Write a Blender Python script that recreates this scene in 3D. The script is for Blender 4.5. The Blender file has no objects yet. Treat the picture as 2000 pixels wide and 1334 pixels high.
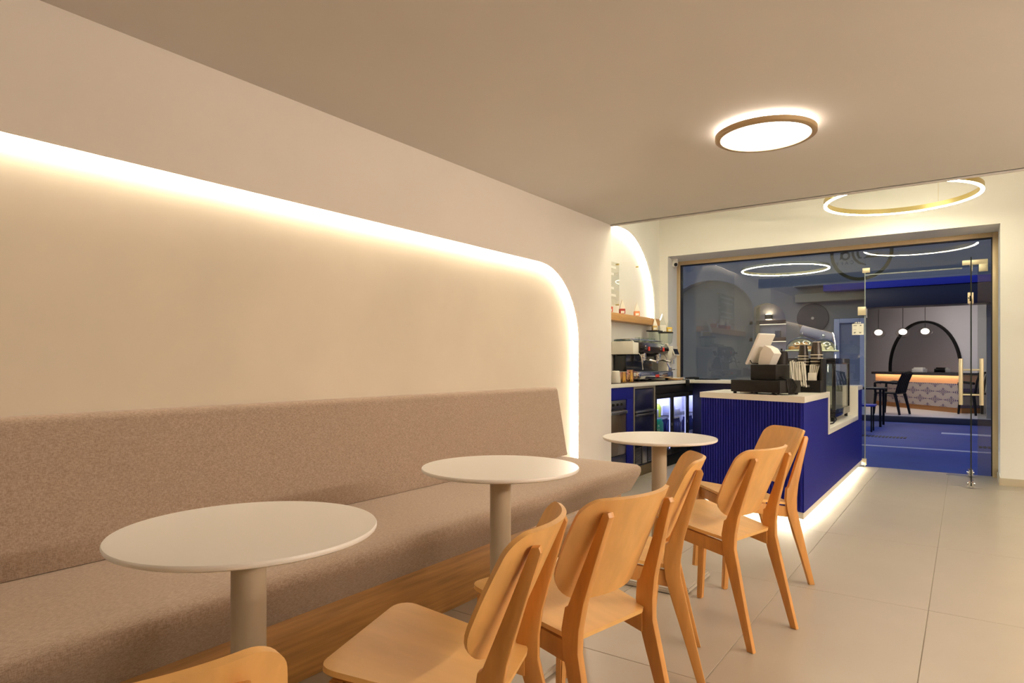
import bpy, bmesh, math, random
from mathutils import Vector, Matrix
random.seed(7)
S = bpy.context.scene
COL = S.collection
PI = math.pi

# ------------------------------------------------------------------ camera
cd = bpy.data.cameras.new('camera'); cam = bpy.data.objects.new('camera', cd); COL.objects.link(cam)
cam.location = (0, 0, 1.14); cam.rotation_euler = (PI/2, 0, math.radians(35.04))
cd.sensor_width = 36; cd.lens = 1262/2000*36; cd.shift_y = 45/2000; cd.clip_start = .05; cd.clip_end = 200
S.camera = cam
# ------------------------------------------------------------------ world, exposure
W = bpy.data.worlds.new('dusk'); S.world = W; W.use_nodes = True
wn = W.node_tree.nodes; wl = W.node_tree.links
bg = wn['Background']
tc = wn.new('ShaderNodeTexCoord'); sx = wn.new('ShaderNodeSeparateXYZ'); cr = wn.new('ShaderNodeValToRGB')
wl.new(tc.outputs['Generated'], sx.inputs[0]); wl.new(sx.outputs['Z'], cr.inputs[0]); wl.new(cr.outputs[0], bg.inputs[0])
cr.color_ramp.elements[0].position = 0.0; cr.color_ramp.elements[0].color = (.13, .17, .36, 1)
cr.color_ramp.elements[1].position = 1.0; cr.color_ramp.elements[1].color = (.10, .14, .34, 1)
bg.inputs[1].default_value = 1.8
S.view_settings.view_transform = 'Standard'; S.view_settings.look = 'None'
S.view_settings.exposure = 0.25; S.view_settings.gamma = 1.0; S.view_settings.use_curve_mapping = False
try:
    S.cycles.use_denoising = True; S.cycles.max_bounces = 12; S.cycles.diffuse_bounces = 6
    S.cycles.transparent_max_bounces = 24; S.cycles.caustics_reflective = False; S.cycles.caustics_refractive = False
    S.cycles.sample_clamp_indirect = 6.0
except Exception: pass
# lamp strengths and colours (lamps of the place, plus an added fill strip on the right)
ROOM_C = (1, .84, .69); LED_C = (1, .86, .68); FRONT_C = (1, .94, .68)
LAMP_E, HALO_E, NICHE_E, BAR_E, RING_E, FLOOR_E, SIDE_E = 7.0, 32.0, 95.0, 52.0, 58.0, 105.0, 275.0

# ------------------------------------------------------------------ helpers
def nmat(name, col, rough=.5, metal=0, var=0, scale=8, stretch=(1, 1, 1), bump=0, bscale=None, spec=.5, col2=None, coat=0, detail=3):
    m = bpy.data.materials.new(name); m.use_nodes = True
    nt = m.node_tree; n = nt.nodes; l = nt.links; b = n['Principled BSDF']
    b.inputs['Base Color'].default_value = (*col, 1); b.inputs['Roughness'].default_value = rough
    b.inputs['Metallic'].default_value = metal; b.inputs['Specular IOR Level'].default_value = spec
    b.inputs['Coat Weight'].default_value = coat
    if var or bump:
        t = n.new('ShaderNodeTexCoord'); mp = n.new('ShaderNodeMapping'); mp.inputs['Scale'].default_value = stretch
        l.new(t.outputs['Object'], mp.inputs[0])
        nz = n.new('ShaderNodeTexNoise'); nz.inputs['Scale'].default_value = scale; nz.inputs['Detail'].default_value = detail
        l.new(mp.outputs[0], nz.inputs['Vector'])
        if var:
            r = n.new('ShaderNodeValToRGB'); c2 = col2 or tuple(c*(1-var) for c in col)
            r.color_ramp.elements[0].position = .32; r.color_ramp.elements[1].position = .68
            r.color_ramp.elements[0].color = (*c2, 1); r.color_ramp.elements[1].color = (*col, 1)
            l.new(nz.outputs['Fac'], r.inputs[0]); l.new(r.outputs[0], b.inputs['Base Color'])
        if bump:
            src = nz
            if bscale:
                src = n.new('ShaderNodeTexNoise'); src.inputs['Scale'].default_value = bscale; l.new(mp.outputs[0], src.inputs['Vector'])
            bp = n.new('ShaderNodeBump'); bp.inputs['Strength'].default_value = bump; bp.inputs['Distance'].default_value = .004
            l.new(src.outputs['Fac'], bp.inputs['Height']); l.new(bp.outputs[0], b.inputs['Normal'])
    return m
def emat(name, col, s):
    m = bpy.data.materials.new(name); m.use_nodes = True; nt = m.node_tree
    e = nt.nodes.new('ShaderNodeEmission'); e.inputs[0].default_value = (*col, 1); e.inputs[1].default_value = s
    nt.links.new(e.outputs[0], nt.nodes['Material Output'].inputs[0]); return m
def gmat(name, tint=(1, 1, 1), ior=1.8, rough=0):
    m = bpy.data.materials.new(name); m.use_nodes = True; nt = m.node_tree; n = nt.nodes; l = nt.links
    tr = n.new('ShaderNodeBsdfTransparent'); tr.inputs[0].default_value = (*tint, 1)
    gl = n.new('ShaderNodeBsdfGlossy'); gl.inputs['Roughness'].default_value = rough
    fr = n.new('ShaderNodeFresnel'); fr.inputs[0].default_value = ior
    ge = n.new('ShaderNodeNewGeometry'); mt = n.new('ShaderNodeMath'); mt.operation = 'SUBTRACT'; mt.inputs[0].default_value = 1
    l.new(ge.outputs['Backfacing'], mt.inputs[1]); mu = n.new('ShaderNodeMath'); mu.operation = 'MULTIPLY'
    l.new(mt.outputs[0], mu.inputs[0]); l.new(fr.outputs[0], mu.inputs[1])
    mx = n.new('ShaderNodeMixShader'); l.new(mu.outputs[0], mx.inputs[0]); l.new(tr.outputs[0], mx.inputs[1]); l.new(gl.outputs[0], mx.inputs[2])
    l.new(mx.outputs[0], n['Material Output'].inputs[0]); return m

class MB:
    """collects shapes into one mesh; o = world origin subtracted from every point"""
    def __init__(s, o=(0, 0, 0)): s.v = []; s.f = []; s.mi = []; s.o = Vector(o)
    def add(s, vs, fs, mi=0):
        k = len(s.v); s.v += [tuple(Vector(p)-s.o) for p in vs]; s.f += [tuple(i+k for i in f) for f in fs]; s.mi += [mi]*len(fs)
    def bm(s, b, mi=0, M=None):
        if M is not None: bmesh.ops.transform(b, matrix=M, verts=b.verts)
        b.verts.index_update(); s.add([v.co.copy() for v in b.verts], [[v.index for v in f.verts] for f in b.faces], mi); b.free(); return s
    def box(s, x0, x1, y0, y1, z0, z1, bev=0, seg=2, mi=0, M=None):
        b = bmesh.new(); bmesh.ops.create_cube(b, size=1)
        for v in b.verts: v.co = Vector(((x0+x1)/2+v.co.x*(x1-x0), (y0+y1)/2+v.co.y*(y1-y0), (z0+z1)/2+v.co.z*(z1-z0)))
        if bev: bmesh.ops.bevel(b, geom=b.edges[:], offset=bev, segments=seg, affect='EDGES', profile=.5, clamp_overlap=True)
        return s.bm(b, mi, M)
    def lathe(s, prof, c=(0, 0, 0), n=32, mi=0, M=None, cap=True):
        b = bmesh.new(); rings = []
        for r, z in prof: rings.append([b.verts.new((r*math.cos(2*PI*i/n), r*math.sin(2*PI*i/n), z)) for i in range(n)])
        for a, d in zip(rings, rings[1:]):
            for i in range(n): b.faces.new((a[i], a[(i+1) % n], d[(i+1) % n], d[i]))
        if cap:
            if prof[0][0] > 1e-6: b.faces.new(rings[0][::-1])
            if prof[-1][0] > 1e-6: b.faces.new(rings[-1])
        bmesh.ops.remove_doubles(b, verts=b.verts, dist=1e-6)
        T = Matrix.Translation(c)
        return s.bm(b, mi, T @ M if M is not None else T)
    def tube(s, pts, r, n=8, mi=0, closed=False):
        pts = [Vector(p) for p in pts]; L = len(pts); vs = []; fs = []
        up = Vector((0, 0, 1)); prev = None
        for i, p in enumerate(pts):
            t = (pts[(i+1) % L]-pts[i-1]) if closed else (pts[min(i+1, L-1)]-pts[max(i-1, 0)])
            t.normalize()
            if prev is None:
                a = t.cross(up); a = a if a.length > .05 else t.cross(Vector((1, 0, 0)))
            else: a = prev-t*prev.dot(t)
            a.normalize(); prev = a; c = t.cross(a)
            rr = r[i] if isinstance(r, (list, tuple)) else r
            vs += [p+a*math.cos(2*PI*k/n)*rr+c*math.sin(2*PI*k/n)*rr for k in range(n)]
        for i in range(L if closed else L-1):
            j = (i+1) % L
            for k in range(n): fs.append((i*n+k, i*n+(k+1) % n, j*n+(k+1) % n, j*n+k))
        if not closed: fs += [tuple(range(n))[::-1], tuple((L-1)*n+k for k in range(n))]
        s.add(vs, fs, mi); return s
    def prism(s, poly, fn, bev=0, mi=0, seg=2, M=None):
        """poly: list of 2D points; fn(p,k) gives the 3D point on side k = 0/1"""
        b = bmesh.new(); a = [b.verts.new(fn(p, 0)) for p in poly]; d = [b.verts.new(fn(p, 1)) for p in poly]
        b.faces.new(a[::-1]); b.faces.new(d); n = len(poly)
        for i in range(n): b.faces.new((a[i], a[(i+1) % n], d[(i+1) % n], d[i]))
        bmesh.ops.recalc_face_normals(b, faces=b.faces)
        if bev:
            ed = [e for e in b.edges if (e.verts[0] in a) == (e.verts[1] in a)]
            bmesh.ops.bevel(b, geom=ed, offset=bev, segments=seg, affect='EDGES', profile=.5, clamp_overlap=True)
        return s.bm(b, mi, M)
    def ball(s, c, r, n=16, mi=0, sc=(1, 1, 1), M=None):
        b = bmesh.new(); bmesh.ops.create_uvsphere(b, u_segments=n, v_segments=max(6, n//2), radius=r)
        T = Matrix.Translation(c) @ (M if M is not None else Matrix()) @ Matrix.Diagonal((*sc, 1))
        return s.bm(b, mi, T)
    def build(s, name, mats, parent=None, smooth=True, ang=35):
        me = bpy.data.meshes.new(name); me.from_pydata(s.v, [], s.f)
        for m in (mats if isinstance(mats, (list, tuple)) else [mats]): me.materials.append(m)
        for p, i in zip(me.polygons, s.mi): p.material_index = i; p.use_smooth = smooth
        b = bmesh.new(); b.from_mesh(me); bmesh.ops.recalc_face_normals(b, faces=b.faces); b.to_mesh(me); b.free()
        if smooth: me.set_sharp_from_angle(angle=math.radians(ang))
        me.update(); o = bpy.data.objects.new(name, me); COL.objects.link(o)
        if parent is not None: o.parent = parent
        return o
def tag(o, label, cat, group=None, loc=None, kind=None):
    o['label'] = label; o['category'] = cat
    if group: o['group'] = group
    if kind: o['kind'] = kind
    if loc is not None: o.location = loc
    return o
def thing(name, label, cat, loc=(0, 0, 0), rz=0, group=None):
    o = bpy.data.objects.new(name, None); o.empty_display_size = .1; COL.objects.link(o)
    o.location = loc; o.rotation_euler = (0, 0, rz); return tag(o, label, cat, group)
def single(mb, name, mats, label, cat, group=None, smooth=True, rz=0):
    o = mb.build(name, mats, None, smooth); o.location = mb.o; o.rotation_euler = (0, 0, rz); return tag(o, label, cat, group)
def struct(o, loc=None):
    o['kind'] = 'structure'
    if loc is not None: o.location = loc
    return o
def part_label(o, t): o['label'] = t; return o
def kids(o): return [c for c in COL.objects if c.parent == o]
def dup(o, loc, rz=0, label=None, group=None, parent=None):
    c = o.copy(); COL.objects.link(c); c.location = loc; c.rotation_euler = (0, 0, rz)
    if label: c['label'] = label
    if group: c['group'] = group
    def rec(src, dst):
        for k in kids(src):
            d = k.copy(); COL.objects.link(d); d.parent = dst; rec(k, d)
    rec(o, c); return c
def text_mesh(txt, size, mat, name, parent, M, align='CENTER', depth=.0004):
    cu = bpy.data.curves.new('t', 'FONT'); cu.body = txt; cu.size = size; cu.align_x = align; cu.align_y = 'CENTER'; cu.extrude = depth
    t = bpy.data.objects.new('t', cu); COL.objects.link(t)
    dg = bpy.context.evaluated_depsgraph_get(); me = bpy.data.meshes.new_from_object(t.evaluated_get(dg))
    bpy.data.objects.remove(t); bpy.data.curves.remove(cu)
    me.transform(M); me.materials.clear(); me.materials.append(mat); me.name = name
    o = bpy.data.objects.new(name, me); COL.objects.link(o)
    if parent is not None: o.parent = parent
    return o
def rot(ax, a): return Matrix.Rotation(a, 4, ax)
def T(x, y, z): return Matrix.Translation((x, y, z))

# ------------------------------------------------------------------ materials
m_wall = nmat('wall_paint', (.86, .81, .755), .75, var=.03, scale=2.5, bump=.04, bscale=60)
m_wall_f = nmat('front_wall_paint', (.82, .80, .74), .7, var=.03, scale=2.5, bump=.03, bscale=60)
m_clay = nmat('clay_plaster', (.80, .72, .585), .8, var=.10, scale=1.6, bump=.06, bscale=25, detail=6)
m_ceil = nmat('ceiling_paint', (.64, .615, .585), .8, var=.02, scale=2)
m_tile = nmat('floor_tile', (.445, .39, .31), .33, var=.06, scale=3, bump=.01, spec=.4, detail=6)
m_grout = nmat('grout', (.40, .36, .30), .8)
m_skirt = nmat('skirting', (.52, .44, .32), .5)
m_white = nmat('white_laminate', (.84, .81, .75), .35)
m_solid = nmat('white_worktop', (.80, .77, .69), .3)
m_taupe = nmat('taupe_powder_coat', (.43, .36, .26), .45)
m_base = nmat('taupe_base', (.46, .42, .35), .5)
m_blue = nmat('blue_lacquer', (.009, .012, .19), .6, spec=.14)
m_navy = nmat('navy_steel', (.012, .014, .05), .25)
m_black = nmat('black_plastic', (.008, .007, .006), .5, spec=.22)
m_blackg = nmat('black_gloss', (.008, .008, .010), .12)
m_rubber = nmat('dark_rubber', (.05, .035, .025), .7)
m_steel = nmat('brushed_steel', (.55, .54, .52), .3, 1, var=.15, scale=30, stretch=(1, 1, 12))
m_chrome = nmat('chrome', (.8, .8, .8), .08, 1)
m_brass = nmat('brushed_brass', (.72, .58, .26), .3, 1)
m_gold = nmat('champagne_fitting', (.74, .64, .44), .35, .35)
m_frame = nmat('champagne_aluminium', (.60, .46, .28), .42, .25)
m_gasket = nmat('gasket', (.008, .008, .010), .5)
m_cream = nmat('cream_plastic', (.80, .76, .66), .4)
m_paper = nmat('paper', (.85, .82, .72), .8)
m_beech = nmat('beech_veneer', (.78, .44, .145), .38, var=.16, scale=5, stretch=(5, 5, .7), bump=.015, detail=7)
m_beech_s = nmat('beech_seat_veneer', (.83, .49, .165), .36, var=.12, scale=5, stretch=(4, .7, 4), detail=7)
m_beech_l = nmat('beech_leg', (.64, .31, .085), .4, var=.2, scale=6, stretch=(6, 6, .6), detail=7)
m_oak = nmat('oak_plinth', (.52, .27, .085), .45, var=.38, scale=4, stretch=(14, .7, 14), bump=.04, detail=9)
m_shelf = nmat('oak_shelf', (.66, .36, .13), .45, var=.2, scale=5, stretch=(10, .8, 10), detail=7)
m_glass = gmat('window_glass', (.82, .84, .82), 2.0)
m_dglass = gmat('door_glass', (.86, .90, .92), 1.5)
m_clear = gmat('clear_glass', (.93, .95, .93), 1.5)
m_gedge = nmat('glass_edge', (.30, .34, .33), .2)
m_lamp = emat('lamp_diffuser', ROOM_C, LAMP_E)
m_halo = emat('lamp_halo', ROOM_C, HALO_E)
m_led = emat('niche_led', LED_C, NICHE_E)
m_side_fill = emat('side_fill', ROOM_C, SIDE_E)
m_led_bar = emat('bar_niche_led', LED_C, BAR_E)
m_led_floor = emat('plinth_led', (1, .90, .66), FLOOR_E)
m_ring = emat('ring_led', FRONT_C, RING_E)
m_lampring = nmat('lamp_ring', (.46, .33, .18), .4, .5)
m_red = nmat('red_print', (.65, .05, .03), .5)
m_yellow = nmat('yellow_paper', (.75, .50, .06), .5)
def fabric(name, c1, c2):
    m = bpy.data.materials.new(name); m.use_nodes = True; nt = m.node_tree; n = nt.nodes; l = nt.links; b = n['Principled BSDF']
    t = n.new('ShaderNodeTexCoord')
    outs = []
    for st in ((330, 330, 40), (260, 50, 260)):
        mp = n.new('ShaderNodeMapping'); mp.inputs['Scale'].default_value = st; l.new(t.outputs['Object'], mp.inputs[0])
        z = n.new('ShaderNodeTexNoise'); z.inputs['Scale'].default_value = 1.6; z.inputs['Detail'].default_value = 3; l.new(mp.outputs[0], z.inputs['Vector']); outs.append(z)
    mm = n.new('ShaderNodeMath'); mm.operation = 'ADD'; l.new(outs[0].outputs['Fac'], mm.inputs[0]); l.new(outs[1].outputs['Fac'], mm.inputs[1])
    r = n.new('ShaderNodeValToRGB'); r.color_ramp.elements[0].position = .80; r.color_ramp.elements[1].position = 1.18
    hv = n.new('ShaderNodeMath'); hv.operation = 'MULTIPLY'; hv.inputs[1].default_value = .5
    r.color_ramp.elements[0].position = .42; r.color_ramp.elements[1].position = .58
    l.new(mm.outputs[0], hv.inputs[0]); l.new(hv.outputs[0], r.inputs[0])
    r.color_ramp.elements[0].color = (*c2, 1); r.color_ramp.elements[1].color = (*c1, 1)
    l.new(r.outputs[0], b.inputs['Base Color']); b.inputs['Roughness'].default_value = .92; b.inputs['Specular IOR Level'].default_value = .15
    b.inputs['Sheen Weight'].default_value = .15
    bp = n.new('ShaderNodeBump'); bp.inputs['Strength'].default_value = .35; bp.inputs['Distance'].default_value = .002
    l.new(hv.outputs[0], bp.inputs['Height']); l.new(bp.outputs[0], b.inputs['Normal']); return m
m_fab = fabric('bench_fabric', (.46, .355, .275), (.31, .225, .168))

# ================================================================== SETTING
WX = -2.60; CE = 2.39; YS = 5.26; HC = 3.02; YF = 7.65; YG = 8.17; BX = -3.12; RX = 2.6; YB = -5.0
# floor with its tiles (grout bed below)
fl = MB(); fl.box(BX-.2, RX+.2, YB, 8.22, -.12, -.003)
floor = struct(fl.build('floor', m_grout))
TW, TL = .63, 1.26
tb = MB(); tb.box(.0015, TW-.0015, .0015, TL-.0015, -.012, 0, bev=.0012, seg=1)
proto = None
x = -.14-5*TW
while x < RX+.15:
    y = 2.3-6*TL
    while y < 8.19:
        x1 = min(x+TW, RX+.2); y1 = min(y+TL, 8.20)
        if y1-y > .05 and x1-x > .05:
            if x1-x > TW-.01 and y1-y > TL-.01:
                if proto is None: proto = tb.build('tile', m_tile, floor); o = proto
                else: o = proto.copy(); COL.objects.link(o)
            else:
                q = MB(); q.box(.0015, x1-x-.0015, .0015, y1-y-.0015, -.012, 0, bev=.0012, seg=1); o = q.build('tile', m_tile, floor)
            o.location = (x, y, 0)
        y += TL
    x += TW
# left wall with the rounded lit niche
NZ, NY1, NR = 1.91, 4.677, .60
NY0 = -1.4
def niche_path(n=20, off=0):
    p = [(NY0-off, 0.0)]
    for i in range(n+1):
        a = PI-PI/2*i/n; p.append((NY0+NR+(NR+off)*math.cos(a), NZ-NR+(NR+off)*math.sin(a)))
    for i in range(n+1):
        a = PI/2-PI/2*i/n; p.append((NY1-NR+(NR+off)*math.cos(a), NZ-NR+(NR+off)*math.sin(a)))
    p.append((NY1+off, 0.0)); return p
pth = niche_path()
poly = [(YB, 0)]+pth+[(YS, 0), (YS, CE+.02), (YB, CE+.02)]
wl_ = MB(); wl_.prism(poly, lambda p, k: (WX-.012*k, p[0], p[1]), bev=.002)
wl_.box(BX-.1, WX-.012, YS-.30, YS, 0, HC)
wl_.box(WX-.012, WX, YS-.04, YS, CE+.02, HC)
wall_left = struct(wl_.build('wall_left', m_wall))
q = MB(); q.box(WX-.18, WX-.047, YB, YS-.30, 0, CE+.1)
part_label(q.build('niche_panel', m_clay, wall_left), 'beige plaster panel set back behind the wall edge')
q = MB(); q.tube([(WX-.027, a, b) for a, b in niche_path(24, .015)], .005, 6)
part_label(q.build('led_strip', m_led, wall_left), 'glowing warm light strip hidden behind the rounded edge')
# low ceiling slab and its bead, high ceiling of the front
q = MB(); q.box(WX-.2, RX+.1, YB, YS, CE, CE+.16); ceiling = struct(q.build('ceiling', m_ceil))
q = MB(); q.box(WX, RX, YS-.02, YS+.006, CE-.012, CE+.0, bev=.002); struct(q.build('trim_1', m_ceil))
q = MB(); q.box(WX, RX+.1, YS-.03, YS, CE, HC); struct(q.build('trim_2', m_ceil))
q = MB(); q.box(BX-.2, RX+.2, YS-.3, 8.4, HC, HC+.1); struct(q.build('ceiling', m_wall_f))
# bar back wall with its rounded niche
BZ, BR, BY1 = 2.66, .90, 7.52
def bar_path(off=0, n=20):
    p = [(YS, BZ+off)]
    for i in range(n+1):
        a = PI/2-PI/2*i/n; p.append((BY1-BR+(BR+off)*math.cos(a), BZ-BR+(BR+off)*math.sin(a)))
    p.append((BY1+off, 1.64)); return p
bp_ = bar_path()
poly = [(YS-.0, HC)]+bp_+[(YS, 1.64), (YS, 0), (8.3, 0), (8.3, HC)]
q = MB(); q.prism(poly, lambda p, k: (BX-.012*k, p[0], p[1]), bev=.002)
wall_bar = struct(q.build('wall_bar', m_wall_f))
q = MB(); q.box(BX-.15, BX-.066, YS-.2, 8.0, 0, HC); q.build('niche_panel', m_wall_f, wall_bar)
q = MB(); q.tube([(BX-.032, a, b) for a, b in bar_path(.017)], .006, 6)
part_label(q.build('led_strip', m_led_bar, wall_bar), 'glowing strip behind the arched edge')
# front wall (deep reveal around the shopfront)
RL0, RL1, RR, RT = -3.01, -3.085, .272, 2.475
q = MB()
q.prism([(BX-.2, YF), (RL0, YF), (RL1, 8.22), (BX-.2, 8.22)], lambda p, k: (p[0], p[1], HC*k))
q.box(RR, RX+.2, YF, 8.22, 0, HC)
q.prism([(RL0, YF), (RR, YF), (RR, 8.22), (RL1, 8.22)], lambda p, k: (p[0], p[1], (RT, HC)[k]))
wall_front = struct(q.build('wall_front', m_wall_f, smooth=False))
q = MB(); q.box(RR-.006, RX, YF-.010, YF, 0, .068, bev=.002); q.box(RR-.010, RR, YF, 8.1, 0, .068, bev=.002)
struct(q.build('baseboard_front', m_skirt))
# right wall and back wall (outside the frame, they close the room)
q = MB(); q.box(RX, RX+.1, YB, 8.3, 0, HC); wall_right = struct(q.build('wall_right', m_wall))
q = MB(); q.box(RX-.03, RX-.001, .8, 5.0, 1.90, 1.915); part_label(q.build('led_strip', m_side_fill, wall_right), 'fill light strip added on the unseen right wall')  # unseen strip added to light the left wall from the right
q = MB(); q.box(BX, RX+.1, YB-.1, YB, 0, HC); struct(q.build('wall_back', m_wall))

# ---------------------------------------------------------------- shopfront glazing
FX0, FX1, FT, FI0, FI1, FIT = -3.083, RR, RT, -3.03, .226, 2.428
q = MB(); q.box(FX0, FI0, 8.12, 8.21, 0, FT, bev=.003); q.box(FI1, FX1, 8.12, 8.21, 0, FT, bev=.003); q.box(FI0, FI1, 8.12, 8.21, FIT, FT, bev=.003)
window = struct(q.build('window_1', m_frame))
q = MB(); q.box(FI0, FI0+.014, 8.135, 8.195, .01, FIT); q.box(FI1-.010, FI1, 8.135, 8.195, .01, FIT); q.box(FI0+.014, FI1-.010, 8.135, 8.195, FIT-.010, FIT)
q.build('gasket', m_gasket, window)
DX0, DX1, DT = -.915, .075, 2.145
def pane(name, x0, x1, z0, z1, parent, y=YG, t=.010, label=None, m=None):
    q = MB(); b = bmesh.new(); bmesh.ops.create_cube(b, size=1)
    for v in b.verts: v.co = Vector(((x0+x1)/2+v.co.x*(x1-x0), y+v.co.y*t, (z0+z1)/2+v.co.z*(z1-z0)))
    b.verts.index_update()
    for f in b.faces: q.add([v.co.copy() for v in f.verts], [[0, 1, 2, 3]], 0 if abs(f.normal.y) > .5 else 1)
    b.free()
    me = q; o = me.build(name, [m or m_glass, m_gedge], parent, smooth=False)
    bb = bmesh.new(); bb.from_mesh(o.data); bmesh.ops.remove_doubles(bb, verts=bb.verts, dist=1e-5); bmesh.ops.recalc_face_normals(bb, faces=bb.faces); bb.to_mesh(o.data); bb.free()
    if label: o['label'] = label
    return o
pane('pane', FI0+.014, DX0, .004, FIT-.010, window, label='large fixed pane left of the doorway')
pane('pane', DX0+.003, FI1-.010, DT, FIT-.010, window, label='transom pane above the doorway')
pane('pane', DX1+.03, FI1-.010, .004, DT-.003, window, label='narrow fixed pane beside the open door')
for (x0, x1, z0, z1, nm) in ((-.985, -.905, 1.69, 1.785, 'clamp'), (-.94, -.865, 2.16, 2.215, 'clamp'), (-.95, -.90, .02, .09, 'clamp')):
    q = MB(); q.box(x0, x1, YG-.022, YG-.006, z0, z1, bev=.003); q.box(x0, x1, YG+.006, YG+.022, z0, z1, bev=.003)
    if nm: q.build(nm, m_gold, window)
q = MB(); q.box(-.025, .19, YG-.022, YG-.006, 2.165, 2.215, bev=.002); q.box(.115, .19, YG-.022, YG-.006, 2.09, 2.168, bev=.002)
q.box(.04, .062, YG-.022, YG-.006, 2.10, 2.165, bev=.002)
q.build('corner_clamp', m_gold, window)
q = MB(); q.box(DX0-.004, DX0+.006, YG-.012, YG+.012, .0, 2.16); q.box(DX0+.006, -.025, YG-.010, YG+.010, DT-.012, DT)
part_label(q.build('edge_seal', m_gedge, window), 'grey seal on the glass edges round the doorway')
# vinyl logo on the outside of the glass, read mirrored from here
m_vinyl = nmat('vinyl', (.035, .036, .030), .6)
logo = thing('window_lettering', 'dark vinyl roundel with script name and CAFE, mirrored, on the glass above the doorway', 'sign', (-.955, YG+.0065, 2.40))
def flat_strip(pts, w, q):
    L = len(pts); vs = []
    for i, p in enumerate(pts):
        a = Vector(pts[max(i-1, 0)]); c = Vector(pts[min(i+1, L-1)]); t = (c-a).normalized(); nn = Vector((-t.y, t.x))
        ww = w[i] if isinstance(w, (list, tuple)) else w
        for sgn in (1, -1):
            u = Vector(p)+nn*ww/2*sgn; vs += [(u.x, 0, u.y), (u.x, .0006, u.y)]
    fs = []
    for i in range(L-1):
        a = i*4; b = a+4
        fs += [(a, b, b+2, a+2), (a+1, a+3, b+3, b+1), (a, a+1, b+1, b), (a+2, b+2, b+3, a+3)]
    q.add(vs, fs)
def arcp(cx_, cy_, rx, ry, a0, a1, n=24): return [(cx_+rx*math.cos(math.radians(a0+(a1-a0)*i/n)), cy_+ry*math.sin(math.radians(a0+(a1-a0)*i/n))) for i in range(n+1)]
q = MB(); flat_strip(arcp(0, 0, .297, .300, 176, 364, 60), .036, q); q.build('roundel', m_vinyl, logo)
q = MB(); flat_strip([(.025, -.072), (.06, -.058), (.10, -.052), (.15, -.048), (.20, -.055), (.25, -.078)], [.008, .022, .040, .042, .026, .005], q); q.build('letter_stroke', m_vinyl, logo)
q = MB(); flat_strip([(-.035, .012), (-.032, -.03), (-.018, -.062), (.010, -.066)], [.022, .024, .022, .010], q); q.build('letter_stroke', m_vinyl, logo)
q = MB(); flat_strip([(-.085, .012), (-.080, -.03), (-.062, -.075), (-.020, -.118), (.05, -.146)], [.024, .026, .026, .026, .012], q); q.build('letter_stroke', m_vinyl, logo)
q = MB(); flat_strip(arcp(-.157, -.028, .038, .040, 0, 360, 24), .022, q); q.build('letter_stroke', m_vinyl, logo)
q = MB(); flat_strip([(-.198, .012), (-.198, -.04), (-.212, -.066)], [.02, .024, .012], q); q.build('letter_stroke', m_vinyl, logo)
for (ch, lx, lz) in (('C', -.091, -.108), ('A', -.145, -.112), ('F', -.192, -.115), ('E', -.243, -.119)):
    text_mesh(ch, .055, m_vinyl, 'letter', logo, T(lx, .0004, lz) @ rot('Z', PI) @ rot('X', PI/2))
# opening hours sheet on the glass
sh = thing('notice_sheet', 'small cream opening-hours sheet taped to the glass left of the doorway', 'notice', (-.985, YG-.0085, 1.535))
q = MB(); q.box(-.058, .058, 0, .0015, -.062, .062); q.build('sheet', m_paper, sh)
mk = nmat('grey_print', (.12, .12, .11), .8)
q = MB()
for (a, b, c, d) in ((-.045, -.01, .046, .040), (.02, .035, .048, .038), (-.045, -.015, -.002, -.004), (-.04, -.02, -.030, -.038), (-.042, -.026, -.041, -.046), (.012, .036, -.032, -.038), (.016, .03, -.041, -.045)):
    q.box(a, b, -.0012, .0002, min(c, d), max(c, d))
part_label(q.build('print', mk, sh), 'rows of small grey print')
q = MB()
for k, (a, b) in enumerate(((-.034, -.026), (-.022, -.012), (-.008, -.003), (.003, .010), (.013, .020), (.022, .030))): q.box(a, b, 0, .0015, .068, .078+.004*(k % 2))
part_label(q.build('heading', m_paper, sh), 'small white heading above the sheet')

# the open glass door leaf, hinged at the right, swung inwards
door = bpy.data.objects.new('door_1', None); COL.objects.link(door); struct(door, (.045, 8.12, 0))
LY = -.86
q = MB(); b = bmesh.new(); bmesh.ops.create_cube(b, size=1)
for v in b.verts: v.co = Vector((v.co.x*.010, LY/2+v.co.y*.86, 1.075+v.co.z*2.10))
for f in b.faces: q.add([v.co.copy() for v in f.verts], [[0, 1, 2, 3]], 0 if abs(f.normal.x) > .5 else 1)
b.free(); m_gedge_d = nmat('dark_glass_edge', (.02, .024, .02), .15)
leaf = q.build('glass_leaf', [m_dglass, m_gedge_d], door, smooth=False)
bb = bmesh.new(); bb.from_mesh(leaf.data); bmesh.ops.remove_doubles(bb, verts=bb.verts, dist=1e-5); bmesh.ops.recalc_face_normals(bb, faces=bb.faces); bb.to_mesh(leaf.data); bb.free()
for sgn in (-1, 1):
    q = MB(); q.lathe([(.016, 0), (.017, .004), (.017, .426), (.016, .43)], (sgn*.078, LY+.07, .765), 16)
    for z in (.86, 1.09): q.tube([(sgn*.005, LY+.07, z), (sgn*.070, LY+.07, z)], .0085, 10)
    q.build('pull_handle', m_gold, door)
for sgn in (-1, 1):
    q = MB(); q.box(min(sgn*.005, sgn*.018), max(sgn*.005, sgn*.018), LY+.005, LY+.17, 1.70, 1.80, bev=.002); q.build('lock_plate', m_gold, door)
q = MB(); q.box(-.026, -.004, LY-.008, LY, 1.70, 1.80, bev=.002); q.box(.004, .014, LY-.008, LY, 1.735, 1.775, bev=.002)
q.build('lock_case', m_gold, door)
q = MB(); q.box(-.011, .0, LY-.011, LY-.006, 1.72, 1.77); q.box(-.022, -.015, LY-.011, LY-.006, 1.742, 1.756); q.build('lock_bolt', m_black, door)
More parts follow.
